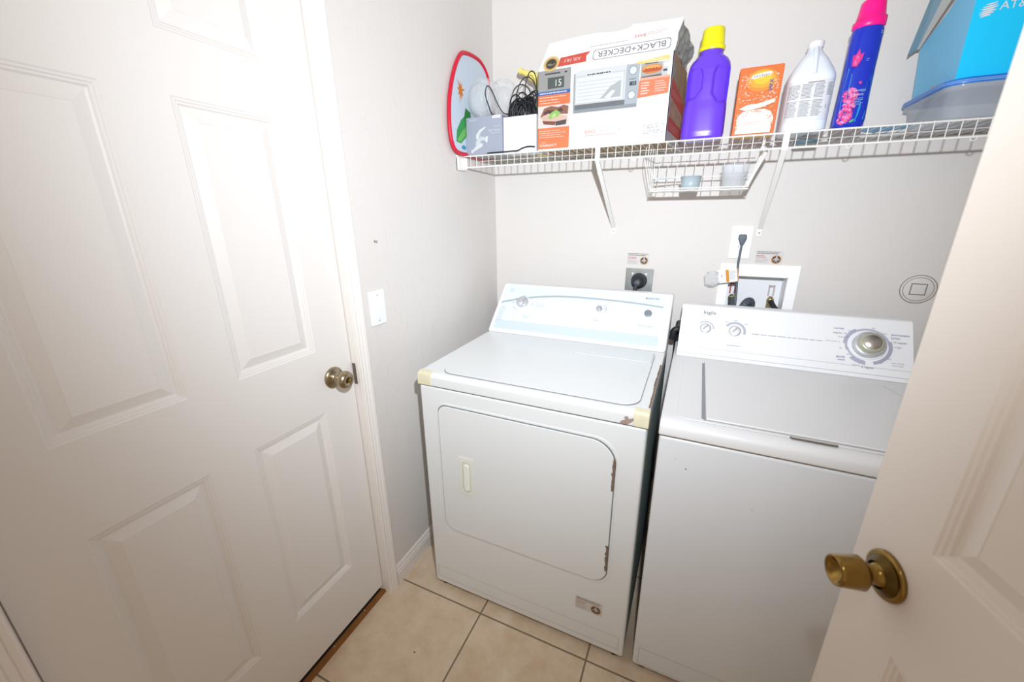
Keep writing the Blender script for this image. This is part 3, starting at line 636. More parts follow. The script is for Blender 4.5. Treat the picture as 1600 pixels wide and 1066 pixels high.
# ------------------------------------------------------------------ hanging wire basket
t = thing('wire_basket', 'small white wire basket hanging under the shelf', 'basket', (-.02, 1.6, 1.46))
gx0, gx1, gy0, gy1, gz0, gz1 = -.178, .128, 1.592, 1.704, 1.4695, 1.576
m = MB()
n = 9
for i in range(n+1):
    x_ = gx0+.012+(gx1-gx0-.024)*i/n
    m.tube([(x_, gy0, gz0+.006), (x_, gy0+.004, gz0), (x_, gy1-.01, gz0), (x_, gy1, gz0+.01), (x_, gy1+.004, gz1)], .0012, WIRE, 6)
for y_ in (gy0+.03, gy0+.055, gy0+.08): m.tube([(gx0, y_, gz0-.002), (gx1, y_, gz0-.002)], .0012, WIRE, 6)
m.build('basket_grid', t)
m = MB()
for zz in (gz0-.0005, gz0+.0065): m.tube([(gx0-.002, gy0, zz), (gx1+.002, gy0, zz)], .0024, WIRE, 8)
m.build('front_bar', t)
m = MB()
for zz in (gz0+.05, gz1-.004): m.tube([(gx0-.014, gy1+.003, zz), (gx1+.018, gy1+.003, zz)], .0018, WIRE, 8)
m.build('back_bar', t)
m = MB()
for k in range(5):
    y_ = gy0+k*.026; x_ = gx0-.022+k*.005
    m.tube(smooth_path([(gx0+.012, y_, gz0), (gx0-.001, y_, gz0+.006), (gx0-.010+k*.003, y_-.003, gz0+.04), (x_-.003, y_-.004, gz1-.01), (x_-.002, y_, ZS-.006), (x_+.002, y_+.004, ZS-.003)], 4), .0012, WIRE, 6)
m.tube([(gx0+.004, gy0+.002, gz0+.05), (gx0+.018, gy0-.001, gz0+.036), (gx0+.03, gy0, gz0+.036)], .0016, WIRE, 6)
m.build('left_hanger', t)
m = MB().tube(smooth_path([(gx1-.002, gy0, gz0+.010), (gx1+.012, gy0-.004, gz0+.05), (gx1+.030, gy0-.010, gz1-.012), (gx1+.033, gy0-.016, gz1+.004), (gx1+.022, gy0-.03, gz1+.012), (gx1+.018, YS-.007, ZL+.004)], 5), .0052, WIRE, 10)
for k in range(1, 5):
    y_ = gy0+k*.024; m.tube(smooth_path([(gx1-.006, y_, gz0), (gx1+.010, y_, gz0+.05), (gx1+.026, y_, gz1-.01), (gx1+.030, y_, ZS+.004)], 4), .0014, WIRE, 6)
m.build('right_hanger', t)
# scoop and cup in the basket
zb = gz0+.0012
SCOOP = mat('blue_grey_plastic', '#a9b9c0', .35)
t = thing('measuring_scoop', 'blue-grey plastic measuring scoop with long handle in the wire basket', 'scoop', (-.048, 1.625, zb))
MXs = Matrix.Translation((-.048, 1.625, zb))
MB().lathe([(.0, .0), (.026, 0), (.028, .002), (.0345, .045), (.0330, .045), (.0265, .004), (0, .003)], MXs, SCOOP, 36).build('cup', t, weld=True)
MB().prism([(-.080, 1.621, zb+.0445), (-.170, 1.619, zb+.040), (-.176, 1.622, zb+.036), (-.176, 1.628, zb+.036), (-.170, 1.631, zb+.040), (-.080, 1.629, zb+.0445)], (0, 0, .0025), SCOOP).build('handle', t)
t = thing('measuring_cup', 'clear plastic measuring cup standing in the wire basket', 'cup', (.086, 1.63, zb))
MXs = Matrix.Translation((.086, 1.635, zb))
CLC = thin('frosted_clear_plastic', '#e6eff4', .22, .1)
MB().lathe([(.0, 0), (.032, 0), (.034, .002), (.043, .075), (.0445, .0755), (.0445, .078), (.042, .078), (.0415, .074), (.033, .004), (0, .003)], MXs, CLC, 40).build('cup_wall', t, weld=True)
MB().lathe([(.0428, .064), (.0436, .064), (.0438, .066), (.043, .0662)], MXs, CLC, 40, cap=False).build('rim_line', t)

# ------------------------------------------------------------------ things on the shelf
ZT = ZS+.0018   # top of the deck
# red rimmed picture board against the left wall
t = thing('picture_board', 'rounded picture board with thick red rim leaning on left wall', 'board', (XL+.01, 1.6, ZT))
out = [(1.500, 1.6275), (1.462, 1.638), (1.441, 1.672), (1.436, 1.73), (1.445, 1.80), (1.470, 1.87), (1.507, 1.935), (1.545, 1.978), (1.575, 1.993), (1.64, 2.002), (1.705, 1.999), (1.755, 1.972), (1.785, 1.92), (1.80, 1.84), (1.805, 1.74), (1.79, 1.66), (1.76, 1.632), (1.70, 1.6275), (1.60, 1.6275)]
def bd(y_, z_, h=0): return V(XL+.017-(z_-1.6275)*.022+h, y_, z_)
loop = smooth_path([bd(*q) for q in out]+[bd(*out[0])], 4)[:-1]
BOARD = mat('pale_blue_board', '#c8d5e2', .5)
m = MB().prism([p_+V(-.0012, 0, 0) for p_ in loop][::-1], (.0024, 0, 0), BOARD); m.build('panel', t)
MB().tube(loop, .0078, mat('red_rim', '#cf1434', .4), 10, closed=True).build('rim', t)
p = Print(lambda u, v, h: bd(u, v, h+.0012))
for i in range(9):
    a_ = i*2*PI/9+.2; L_ = .030+.012*(i % 3 == 0); p.poly([(1.53, 1.855), (1.53+.012*math.cos(a_-.35), 1.855+.018*math.sin(a_-.35)), (1.53+L_*.8*math.cos(a_), 1.855+L_*1.2*math.sin(a_)), (1.53+.012*math.cos(a_+.35), 1.855+.018*math.sin(a_+.35))], '#f08a24')
p.poly([(1.475, 1.668), (1.485, 1.71), (1.52, 1.75), (1.56, 1.775), (1.575, 1.74), (1.55, 1.69), (1.51, 1.665)], '#3fae5a')
p.poly([(1.480, 1.672), (1.53, 1.715), (1.57, 1.74), (1.55, 1.70), (1.51, 1.672)], '#7fd26a')
p.poly([(1.545, 1.76), (1.56, 1.80), (1.60, 1.79), (1.60, 1.755)], '#2d8f3f')
p.poly([(1.51, 1.652), (1.53, 1.662), (1.55, 1.655), (1.54, 1.645), (1.52, 1.645)], '#4aa9c9')
p.build('printed_picture', t)

# blue-grey faucet box
t = thing('faucet_box', 'small blue-grey faucet box at left end of wire shelf', 'box', (-.83, 1.60, ZT))
ang = .0
FBX = mat('bluegrey_card', '#9ea4b3', .5)
MB().box((-.905, 1.552, ZT), (-.745, 1.665, ZT+.137), FBX).build('carton', t, bevel=.001)
p = Print(lambda u, v, h: V(-.905+u, 1.552-h, ZT+v))
p.text('GLACIER', .010, .127, .010, '#e6eaf0', 'l'); p.text('FAUCET', .150, .098, .007, '#e6eaf0', 'r'); p.text('Bath Faucet', .152, .086, .0105, '#f1f4f8', 'r'); p.lines(.11, .073, .152, .078, 1, '#dde2ea', .5, 2, 0)
p.text('II', .005, .128, .012, '#4a5fb0', 'l', rot=-.4); p.rect(.118, .126, .155, .137, '#f2f4f7', 1)
p.poly([(.018, .010), (.030, .008), (.032, .018), (.022, .022)], '#eef2f6')
p.poly([(.030, .012), (.072, .030), (.074, .040), (.060, .044), (.044, .034), (.030, .022)], '#eef2f6')
p.poly([(.040, .034), (.062, .042), (.066, .052), (.094, .050), (.095, .060), (.070, .066), (.052, .062), (.044, .050)], '#e3e9ef')
p.poly([(.086, .044), (.095, .044), (.098, .064), (.089, .066)], '#f6f8fa')
p.poly([(.044, .058), (.056, .060), (.060, .078), (.088, .096), (.086, .100), (.060, .090), (.044, .072)], '#f4f7fa')
p.poly([(.058, .058), (.064, .060), (.066, .078), (.061, .080)], '#cfd7e0')
p.build('printed_front', t)
# clear plastic bowls on top of it
t = thing('clear_plastic_bowl', 'crumpled clear plastic bowl resting on the blue-grey faucet box', 'bowl', (-.82, 1.61, ZT+.14))
def blob(cx, cy, cz, rx, ry, rz, seed, amp=.05, nu=28, nv=16):
    rd = random.Random(seed); ph = [rd.random()*6 for _ in range(6)]; rs = []
    for j in range(1, nv):
        th = PI*j/nv; r = []
        for i in range(nu):
            f = 2*PI*i/nu; k = 1+amp*(math.sin(3*f+ph[0]+2*th)+.6*math.sin(7*f+ph[1]-3*th)+.5*math.sin(5*th+ph[2]+f*2)+.35*math.sin(13*f+ph[3]+9*th))
            r.append(V(cx+rx*k*math.sin(th)*math.cos(f), cy+ry*k*math.sin(th)*math.sin(f), cz-rz*k*math.cos(th)))
        rs.append(r)
    return rs
GL = mat('clear_film', '#eef3f6', .06, alpha=.27, bump=(24, 1, .02), coat=.5)
MB().rings(blob(-.842, 1.590, ZT+.137+.071, .062, .060, .069, 3, .03), GL).build('left_bowl', t)
MB().rings(blob(-.776, 1.628, ZT+.137+.070, .066, .055, .068, 8, .03), GL).build('right_bowl', t)
m = MB()
loop = [V(-.808+.010*math.cos(q), 1.612+.055*math.sin(q), ZT+.205+.058*math.cos(q)) for q in [2*PI*i/32 for i in range(32)]]
m.tube(loop, .0022, mat('clear_rim', '#e9eef0', .1, alpha=.6), 8, closed=True).build('rim', t)

# white open box with black cables
t = thing('white_open_box', 'small white open box holding black cables on the wire shelf', 'box', (-.675, 1.61, ZT))
m = MB(); bx = (-.7425, 1.560, -.606, 1.655); hh = .126; th = .002
m.box((bx[0], bx[1], ZT), (bx[2], bx[3], ZT+th), CARD).box((bx[0], bx[1], ZT+th), (bx[2], bx[1]+th, ZT+hh), CARD).box((bx[0], bx[3]-th, ZT+th), (bx[2], bx[3], ZT+hh), CARD).box((bx[0], bx[1]+th, ZT+th), (bx[0]+th, bx[3]-th, ZT+hh), CARD).box((bx[2]-th, bx[1]+th, ZT+th), (bx[2], bx[3]-th, ZT+hh), CARD)
m.build('carton', t)
rd = random.Random(12)
tc_ = thing('black_cable', 'tangled thin black cable coiled in the small open white box', 'cable', (-.676, 1.608, ZT+.003))
m = MB()
CAB = mat('black_cable', '#1d1f22', .35)
cx, cy = -.676, 1.608
for i in range(34):
    lean = rd.uniform(-.9, .5); rx = rd.uniform(.020, .048); rz = rd.uniform(.045, .088); offx = rd.uniform(-.022, .026); off = rd.uniform(-.026, .024); ph = rd.random()*6; sk = rd.uniform(-.4, .6)
    pts = []
    for k in range(30):
        q = 2*PI*k/30; X = rx*math.cos(q)*(1+.12*math.sin(3*q+ph)); Z = rz*math.sin(q)
        pts.append(V(max(-.7355, min(-.6125, cx+offx+X+Z*sk*.7)), max(1.5665, min(1.6465, cy+off+Z*lean*.35+.006*math.sin(2*q+ph))), max(ZT+.02, ZT+.128+Z)))
    m.tube(pts, .0025, CAB, 6, closed=True)
m.build('coil', tc_)
# extra loops springing up and a trailing end over the shelf
m = MB()
for P in ([(-.790, 1.560, ZT+.1395), (-.793, 1.545, ZT+.158), (-.797, 1.520, ZT+.20), (-.789, 1.518, ZT+.228), (-.772, 1.520, ZT+.215), (-.750, 1.530, ZT+.165), (-.738, 1.552, ZT+.140), (-.722, 1.575, ZT+.135), (-.70, 1.59, ZT+.10)],
          [(-.725, 1.61, ZT+.10), (-.728, 1.60, ZT+.18), (-.715, 1.60, ZT+.225), (-.685, 1.60, ZT+.240), (-.655, 1.605, ZT+.222), (-.640, 1.61, ZT+.17), (-.64, 1.61, ZT+.10)],
          [(-.70, 1.60, ZT+.10), (-.700, 1.59, ZT+.20), (-.675, 1.585, ZT+.250), (-.645, 1.585, ZT+.255), (-.622, 1.59, ZT+.225), (-.614, 1.60, ZT+.16), (-.62, 1.605, ZT+.10)],
          [(-.66, 1.60, ZT+.10), (-.660, 1.58, ZT+.21), (-.645, 1.575, ZT+.262), (-.625, 1.572, ZT+.268), (-.613, 1.575, ZT+.240), (-.613, 1.58, ZT+.18), (-.62, 1.60, ZT+.11)]):
    m.tube(smooth_path(P, 6), .0021, BLACK, 6)
m.build('upright_loops', tc_)
o = MB().tube(smooth_path([(-.85, 1.575, ZT+.0035), (-.80, 1.548, ZT+.0035), (-.745, 1.546, ZT+.0035), (-.70, 1.548, ZT+.0045), (-.675, 1.540, ZT+.0035), (-.655, 1.545, ZT+.012), (-.63, 1.546, ZT+.016), (-.607, 1.552, ZT+.014)], 6), .0024, BLACK, 6).build('loose_cable'); tag(o, 'loose black cable lying along front edge of the wire shelf', 'cable')
# yellow gooseneck bottle behind
t = thing('yellow_bottle', 'yellow bottle with angled neck behind the oven box and cables', 'bottle', (-.634, 1.715, ZT))
YEL = mat('yellow_plastic', '#f1df7c', .35)
rs = []
for zz, rx, ry in ((0, .026, .030), (.005, .028, .032), (.15, .028, .032), (.19, .026, .028), (.215, .020, .022)):
    rs.append([V(-.634+rx*math.cos(2*PI*k/24), 1.715+ry*math.sin(2*PI*k/24), ZT+zz) for k in range(24)])
MB().rings(rs, YEL).build('body', t)
m = MB().tube(smooth_path([(-.634, 1.715, ZT+.21), (-.636, 1.712, ZT+.245), (-.655, 1.708, ZT+.275), (-.69, 1.70, ZT+.298), (-.722, 1.698, ZT+.312)], 5), [.020]*6+[.0195]*5+[.018]*4+[.0145, .0125, .011, .0105, .0085, .0085], YEL, 16); m.build('neck', t)
m = MB().tube([(-.722, 1.698, ZT+.312), (-.726, 1.6975, ZT+.314), (-.734, 1.697, ZT+.318)], [.0115, .0115, .010], YEL, 14); m.build('nozzle_cap', t)

# ------------------------------------------------------------------ oven carton
t = thing('oven_box', 'large white and orange open toaster oven carton on the wire shelf', 'box', (-.36, 1.68, ZT))
A = V(-.600, 1.560, ZT); Bq = V(-.139, 1.560, ZT); Cq = V(-.111, 1.815, ZT); Dq = V(-.590, 1.815, ZT); Hf = .261; Hb = .274
m = MB(); th = .003
def wallp(a_, b_, h0, h1, inward, mo):
    a_, b_, inward = Vector(a_), Vector(b_), Vector(inward)
    o_ = [a_, b_, b_+V(0, 0, h1), a_+V(0, 0, h0)]; m.add(o_+[p_+inward*th for p_ in o_], [(0, 1, 2, 3), (7, 6, 5, 4), (0, 4, 5, 1), (1, 5, 6, 2), (2, 6, 7, 3), (3, 7, 4, 0)], mo)
wallp(A, Bq, Hf, Hf, (0, 1, 0), CARD); wallp(Bq, Cq, Hf, Hb, (-1, 0, 0), CARD); wallp(Cq, Dq, Hb, Hb, (0, -1, 0), CARD); wallp(Dq, A, Hb, Hf, (1, 0, 0), CARD)
m.add([A+V(0, 0, .001), Bq+V(0, 0, .001), Cq+V(0, 0, .001), Dq+V(0, 0, .001)], [(0, 1, 2, 3)], BROWNC)
m.build('carton', t)
# front
F = Print(lambda u, v, h: V(u, 1.560-h, ZT+v))
z0 = ZT
def q(x, zabs): return (x, zabs-z0)
F.rect(-.599, .194, -.477, .260, '#a9a9a6'); F.rect(-.574, .246, -.516, .2505, '#4a4b4a'); F.rect(-.500, .246, -.491, .2505, '#3b3b3b')
F.rect(-.563, .201, -.501, .236, '#5a625d'); F.text('15', -.522, .218, .030, '#f5f7f2')
F.rect(-.599, .182, -.477, .194, '#4a6fb4'); F.lines(-.593, .185, -.49, .191, 1, '#dce6f5', .6, 2, 0)
F.rect(-.599, .148, -.477, .182, '#ef8352'); F.lines(-.594, .152, -.482, .179, 3, '#fbd9c6', .3, 3)
F.rect(-.599, .075, -.477, .148, '#efe6e0')
F.poly([(-.590, .112), (-.575, .140), (-.548, .146), (-.520, .140), (-.500, .146), (-.482, .140), (-.484, .115), (-.52, .118), (-.56, .10)], '#9b6a58')
F.poly([(-.578, .126), (-.56, .134), (-.53, .130), (-.51, .138), (-.50, .128), (-.53, .118), (-.57, .116)], '#5b443c')
F.poly([(-.588, .112), (-.560, .122), (-.520, .118), (-.485, .108), (-.488, .094), (-.53, .092), (-.58, .100)], '#e8c6b4')
F.poly([(-.582, .100), (-.53, .094), (-.532, .082), (-.576, .088)], '#8b5647'); F.poly([(-.53, .094), (-.488, .098), (-.490, .082), (-.53, .080)], '#5a5150')
F.poly([(-.560, .108), (-.545, .126), (-.528, .132), (-.512, .122), (-.52, .110), (-.535, .108), (-.55, .103)], '#9ccf6a'); F.poly([(-.548, .110), (-.536, .122), (-.526, .116), (-.536, .108)], '#c8e69b')
F.rect(-.599, .004, -.477, .075, '#f08a5a'); F.lines(-.594, .040, -.49, .068, 4, '#fbd9c6', .3, 5); F.text('2 YEAR', -.590, .026, .008, '#fbd9c6', 'l'); F.text('WARRANTY', -.592, .016, .0125, '#ffffff', 'l')
# oven picture
F.poly([(-.464, .113), (-.251, .113), (-.240, .236), (-.256, .243), (-.450, .243), (-.466, .236)], '#e4e7e9')
F.poly([(-.466, .113), (-.244, .113), (-.244, .124), (-.466, .124)], '#9aa1a8'); F.poly([(-.462, .124), (-.285, .124), (-.285, .139), (-.462, .139)], '#777b80')
F.poly([(-.462, .139), (-.288, .139), (-.288, .228), (-.462, .228)], '#d7dcde'); F.poly([(-.456, .144), (-.294, .144), (-.294, .222), (-.456, .222)], '#eceff0')
for k in range(6): F.rect(-.452, .152+k*.011, -.30, .1535+k*.011, '#c9ced0')
F.poly([(-.37, .150), (-.335, .185), (-.300, .200), (-.30, .150)], '#bcc2c4'); F.poly([(-.355, .152), (-.33, .172), (-.318, .170), (-.335, .150)], '#f8f9f9')
F.rect(-.466, .113, -.460, .236, '#aeb4b8'); F.rect(-.420, .224, -.335, .231, '#ffffff'); F.lines(-.418, .2245, -.338, .2305, 1, '#3f4346', .7, 9, 0)
F.poly([(-.285, .124), (-.243, .124), (-.241, .240), (-.285, .240)], '#b9c1c8')
for vv in (.222, .150): F.disc(-.263, vv, .013, '#8f979e'); F.disc(-.263, vv, .011, '#e8edf2')
F.rect(-.272, .178, -.250, .190, '#4b5258'); F.text('15', -.258, .184, .010, '#c7d2da'); F.rect(-.274, .196, -.252, .198, '#6e767d')
F.poly([(-.254, .244), (-.154, .252), (-.150, .240), (-.235, .236), (-.252, .238)], '#f3dc84'); F.lines(-.235, .241, -.16, .246, 1, '#fbf1c4', .5, 3, .1)
# pizza picture
F.rect(-.238, .196, -.154, .236, '#d3d6d8'); F.rect(-.238, .196, -.172, .236, '#b9b7b4'); F.disc(-.203, .218, .032, '#e2843f', 28, .013); F.disc(-.203, .219, .028, '#f2b35a', 28, .010); F.disc(-.203, .215, .031, '#c65c33', 28, .005)
for k in range(5): F.rect(-.225+k*.011, .2185, -.218+k*.011, .221, '#d0432a')
F.rect(-.226, .233, -.186, .236, '#4f5960'); F.disc(-.160, .226, .0075, '#eef3f8'); F.rect(-.168, .207, -.156, .213, '#4b5258'); F.poly([(-.236, .196), (-.172, .196), (-.172, .201), (-.236, .199)], '#5a5f62')
F.rect(-.240, .188, -.145, .196, '#f5b9a3'); F.poly([(-.243, .138), (-.147, .144), (-.145, .190), (-.241, .188)], '#ef8a62'); F.lines(-.234, .146, -.206, .184, 5, '#fbe4da', .45, 4); F.lines(-.190, .150, -.152, .184, 5, '#fbe4da', .3, 6)
F.outline(rrect(-.214, .028, -.151, .056, .004, 2), .0012, '#9b9c9d'); F.h += .0002; F.text('BLACK+', -.1825, .0475, .0115, '#8a8b8e'); F.text('DECKER', -.1825, .0360, .0115, '#8a8b8e')
F.text('BAKE', -.418, .050, .017, '#ef9a80', 'l'); F.lines(-.365, .047, -.27, .053, 1, '#d9dadb', .4, 3, .1); F.lines(-.418, .034, -.30, .041, 1, '#e3c9c2', .4, 5, .1)
for u_ in (-.46, -.39, -.31): F.lines(u_, .085, u_+.055, .102, 3, '#d3d7da', .3, int(-u_*100))
F.lines(-.205, .095, -.155, .11, 3, '#d3d7da', .3, 8)
F.build('printed_front', t)
# raised top flap
o_ = V(-.600, 1.560, ZT+Hf); dv_ = V(0, .05, .110).normalized()
fl_ = plane(o_, (1, 0, 0), dv_); ls = [(0, 0), (.461, 0), (.4745, .112), (.43, .113), (.36, .116), (.318, .120), (.306, .108), (.262, .104), (.2, .113), (.13, .112), (.026, .106)]
m = MB().prism([fl_(u_, v_, 0) for u_, v_ in ls], fl_(0, 0, -.0025)-fl_(0, 0, 0), CARD); m.build('top_flap', t)
G = Print(fl_)
G.outline([(u_, v_) for u_, v_ in rrect(.196, .010, .446, .048, .010, 4)], .0016, '#5d5e60'); G.text('BLACK+DECKER', .321, .029, .030, '#77787b', rot=PI, sx=1.0)
G.text('BAKE', .345, .072, .016, '#e88b83', rot=PI); G.lines(.37, .070, .44, .082, 2, '#f0c6c2', .3, 3); G.lines(.18, .060, .31, .066, 1, '#c2c3c6', .4, 3, 0); G.lines(.12, .052, .20, .056, 1, '#d8d9db', .4, 3, 0)
G.poly([(.070, .006), (.078, .040), (.185, .047), (.172, .032), (.174, .010)], '#e8604f'); G.text('AIR FRY', .122, .026, .018, '#fbe3df', rot=PI)
G.disc(.046, .022, .030, '#f3cf8a', 12); G.disc(.046, .022, .021, '#4d463f'); G.ring(.046, .022, .018, .0195, '#c9a86a'); G.text('No.1', .046, .020, .013, '#efe2c8'); 
G.build('printed_flap', t)
# side face and torn side flap
sd = plane(Bq+V(.0005, 0, 0), Cq-Bq, (0, 0, 1)); sl = (Cq-Bq).length
S_ = Print(sd)
S_.rect(.002, .002, sl, Hf, '#c9c4be'); S_.poly([(.002, .185), (sl, .160), (sl, Hf), (.002, Hf)], mat('brown_photo_print', '#97795a', .6, vary=.55, vscale=35))
S_.poly([(.002, .165), (.06, .172), (.04, .225), (.002, .235)], mat('grey_photo_print', '#8a8b85', .6, vary=.4, vscale=50))
S_.poly([(.002, .135), (sl, .115), (sl, .158), (.002, .192)], '#d8493f'); S_.poly([(.002, .035), (sl, .030), (sl, .070), (.002, .078)], '#d8493f')
S_.poly([(.002, .078), (sl, .070), (sl, .115), (.002, .135)], mat('snack_photo_print', '#b08a72', .6, vary=.6, vscale=45))
S_.lines(.02, .142, sl-.02, .160, 2, '#f0a69c', .3, 3); S_.lines(.02, .040, sl-.02, .062, 3, '#f0a69c', .3, 3); S_.build('printed_side', t)
rs = []
for i in range(6):
    q_ = i/5; rs.append([Bq+V(0, 0, Hf)+(Cq-Bq)*(k/6)*.75+V(.002+.026*q_*(.5+k/12)+.004*math.sin(k*2.3+i*1.7), .006*math.sin(k*1.1+i), (.085-.03*abs(k/6-.25))*q_-.012*q_*q_*k/3+.004*math.sin(k+i*2)) for k in range(7)])
m = MB()
for i in range(5):
    for k in range(6): m.add([rs[i][k], rs[i][k+1], rs[i+1][k+1], rs[i+1][k]], [(0, 1, 2, 3)], GREYC)
m.build('side_flap', t, weld=True, solid=.002)

# ------------------------------------------------------------------ bottles
def se(th, n):
    c, s = math.cos(th), math.sin(th); return math.copysign(abs(c)**(2/n), c), math.copysign(abs(s)**(2/n), s)
def loft(cx, cy, secs, m_, N=48, dent=None, mb=None):
    mb = mb or MB(); rs = []
    for zz, hx, hy, n, *o in secs:
        ox = o[0] if o else 0; r = []
        for k in range(N):
            a_ = 2*PI*k/N; c, s = se(a_, n); x_, y_ = cx+ox+hx*c, cy+hy*s
            r.append(V(x_, y_, ZT+zz))
        rs.append(r)
    if dent:
        for r in rs:
            for p_ in r: dent(p_)
    return mb.rings(rs, m_)
def interp(secs, z):
    for a_, b_ in zip(secs, secs[1:]):
        if a_[0] <= z <= b_[0]:
            t_ = (z-a_[0])/max(1e-9, b_[0]-a_[0]); return [a_[i]+(b_[i]-a_[i])*t_ for i in range(4)]
    return secs[-1][:4]
def densify(secs, step=.004):
    out = []
    for a_, b_ in zip(secs, secs[1:]):
        n = max(1, int((b_[0]-a_[0])/step))
        for i in range(n): t_ = i/n; out.append(tuple(a_[k]+(b_[k]-a_[k])*t_ for k in range(len(a_))))
    return out+[secs[-1]]
def front(cx, cy, secs):
    def f(u, v, h):
        z, hx, hy, n = interp(secs, v); t_ = min(.985, abs(u/hx)); y_ = hy*(1-t_**n)**(1/n)
        return V(cx+u, cy-y_-h-.0002, ZT+v)
    return f
# purple detergent
t = thing('detergent_bottle', 'large purple detergent bottle with yellow cap on the wire shelf', 'bottle', (-.032, 1.60, ZT))
PUR = mat('purple_plastic', '#6a3fe0', .28, coat=.3)
secs = densify([(0, .058, .040, 3.2), (.004, .063, .045, 3.2), (.02, .065, .047, 3.2), (.085, .0635, .046, 3), (.11, .0615, .045, 2.8), (.16, .062, .045, 2.8), (.198, .0615, .044, 2.7), (.216, .058, .041, 2.5), (.228, .051, .037, 2.3), (.236, .041, .032, 2.1), (.241, .035, .030, 2), (.258, .0335, .030, 2)], .004)
def dent(p_):
    x_ = p_.x+.032; z_ = p_.z-ZT
    if p_.y < 1.60:
        for sx_, z0_, z1_ in ((-1, .115, .205), (1, .10, .205)):
            a_ = sx_*x_
            lo = .014+.010*max(0, (z_-z1_+.03)/.03)**2+.02*max(0, (z0_+.03-z_)/.03)
            if lo < a_ < .060 and z0_ < z_ < z1_:
                e = min(1, (a_-lo)/.003, (.060-a_)/.002)*min(1, (z1_-z_)/.006, (z_-z0_)/.008); p_.y += .013*e
N_ = 160
loft(-.032, 1.60, secs, PUR, N_, dent).build('body', t)
m = MB(); MCp = Matrix.Translation((-.032, 1.60, ZT+.250)) @ Matrix.Scale(1, 4)
YC = mat('yellow_cap', '#f4ea1e', .35); prof = []; n = 60
rs = []
for zz, r_ in ((0, .0365), (.004, .038), (.012, .038), (.014, .034), (.018, .0335), (.058, .0305), (.0605, .0285), (.061, .026)):
    rs.append([V(-.032+(r_+(.0006 if (k % 2 and .018 <= zz <= .058) else 0))*math.cos(2*PI*k/n), 1.60+(r_+(.0006 if (k % 2 and .018 <= zz <= .058) else 0))*math.sin(2*PI*k/n), ZT+.252+zz) for k in range(n)])
m.rings(rs, YC).build('cap', t)
# orange powder box
t = thing('stain_remover_box', 'orange and white powder carton between purple bottle and white jug', 'box', (.115, 1.60, ZT))
ORG = mat('orange_card', '#ee6a24', .45)
MB().box((.0565, 1.578, ZT), (.172, 1.626, ZT+.190), ORG).build('carton', t, bevel=.003)
p = Print(lambda u, v, h: V(.0565+u, 1.578-h, ZT+v)); w_ = .1155
YO = ink('#f9b52a')
p.rect(.004, .004, w_-.004, .185, '#f07a2c')
p.disc(.062, .152, .042, '#f59a2c', 32, .030); p.disc(.062, .155, .034, '#f8b62c', 32, .024); p.disc(.063, .158, .024, '#fbd32e', 32, .017)
p.poly([(.03, .160), (.038, .168), (.08, .174), (.088, .170), (.080, .163), (.04, .157)], '#fdfdfd'); p.text('oxiclean', .059, .1655, .0125, '#7a5a4a', rot=.06)
rd = random.Random(3)
for i in range(420):
    u_ = rd.uniform(.006, w_-.008); v_ = rd.uniform(.095, .172) if i < 210 else rd.uniform(.006, .092)
    if i < 210 and .035 < u_ < .082 and v_ > .12: continue
    s_ = rd.uniform(.0006, .0024); p.poly([(u_-s_, v_-s_*.6), (u_+s_*1.4, v_-s_*.2), (u_+s_*.3, v_+s_*1.3)], ['#fde6d2', '#fffaf4', '#f7b98a'][i % 3])
p.poly([(.010, .076), (.03, .086), (.06, .088), (.09, .095), (w_-.010, .098), (w_-.012, .088), (.07, .076), (.03, .070)], '#fff3e6')
p.poly([(.008, .006), (.010, .055), (.022, .068), (.05, .072), (.080, .072), (.098, .064), (w_-.008, .045), (w_-.012, .006)], '#fffaf3')
p.poly([(.014, .010), (.018, .045), (.05, .058), (.085, .052), (w_-.016, .034), (w_-.02, .010)], '#ffffff')
for i in range(90):
    a_ = rd.uniform(0, PI); u_ = w_/2+.047*math.cos(a_)+rd.uniform(-.004, .004); v_ = .022+.046*math.sin(a_)+rd.uniform(-.003, .003); s_ = rd.uniform(.001, .003)
    p.poly([(u_-s_, v_-s_), (u_+s_, v_-s_*.3), (u_, v_+s_)], '#f4965a' if i % 2 else '#ffffff')
p.text('MAX', .087, .136, .014, '#3c62c0', rot=PI/2+.0); p.lines(.03, .03, .08, .040, 2, '#f7cbb0', .4, 3)
p.build('printed_front', t)
MB().box((.058, 1.5795, ZT-.0005), (.1705, 1.6245, ZT+.0045), mat('yellow_card_base', '#efb51f', .5)).build('yellow_base', t)
# bleach jug
t = thing('bleach_jug', 'white plastic jug with small-print back label on the wire shelf', 'jug', (.249, 1.635, ZT))
JUG = mat('translucent_white_plastic', '#e4ecf3', .35)
secs = densify([(0, .052, .052, 4), (.004, .058, .058, 4), (.012, .0605, .060, 4), (.146, .061, .061, 4), (.156, .0585, .059, 3.8), (.170, .053, .054, 3.2), (.200, .036, .041, 2.6), (.222, .020, .024, 2), (.232, .0175, .0175, 2), (.240, .0175, .0175, 2)], .005)
jo = loft(.249, 1.640, secs, JUG, 64).build('body', t)
m = MB().tube(smooth_path([(.249, 1.640-.0575, ZT+.152), (.249, 1.640-.050, ZT+.175), (.249, 1.640-.036, ZT+.205), (.249, 1.640-.019, ZT+.228)], 5), [.0075]*16, JUG, 12); m.build('handle_ridge', t)
MB().lathe([(.0205, 0), (.0205, .014), (.0195, .0165), (0, .017)], Matrix.Translation((.249, 1.640, ZT+.232)), PLAST, 32).build('cap', t)
p = Print(front(.249, 1.640, secs))
p.rect(-.055, .030, .055, .137, '#fbfcfe', 24)
for c0, c1 in ((-.054, -.026), (-.023, .006), (.009, .036)):
    p.lines(c0, .090, c1, .128, 11, '#5f666e', .42, int(c0*1000)+90, .25); p.lines(c0, .042, c1, .086, 12, '#6c737b', .42, int(c0*1000)+190, .25)
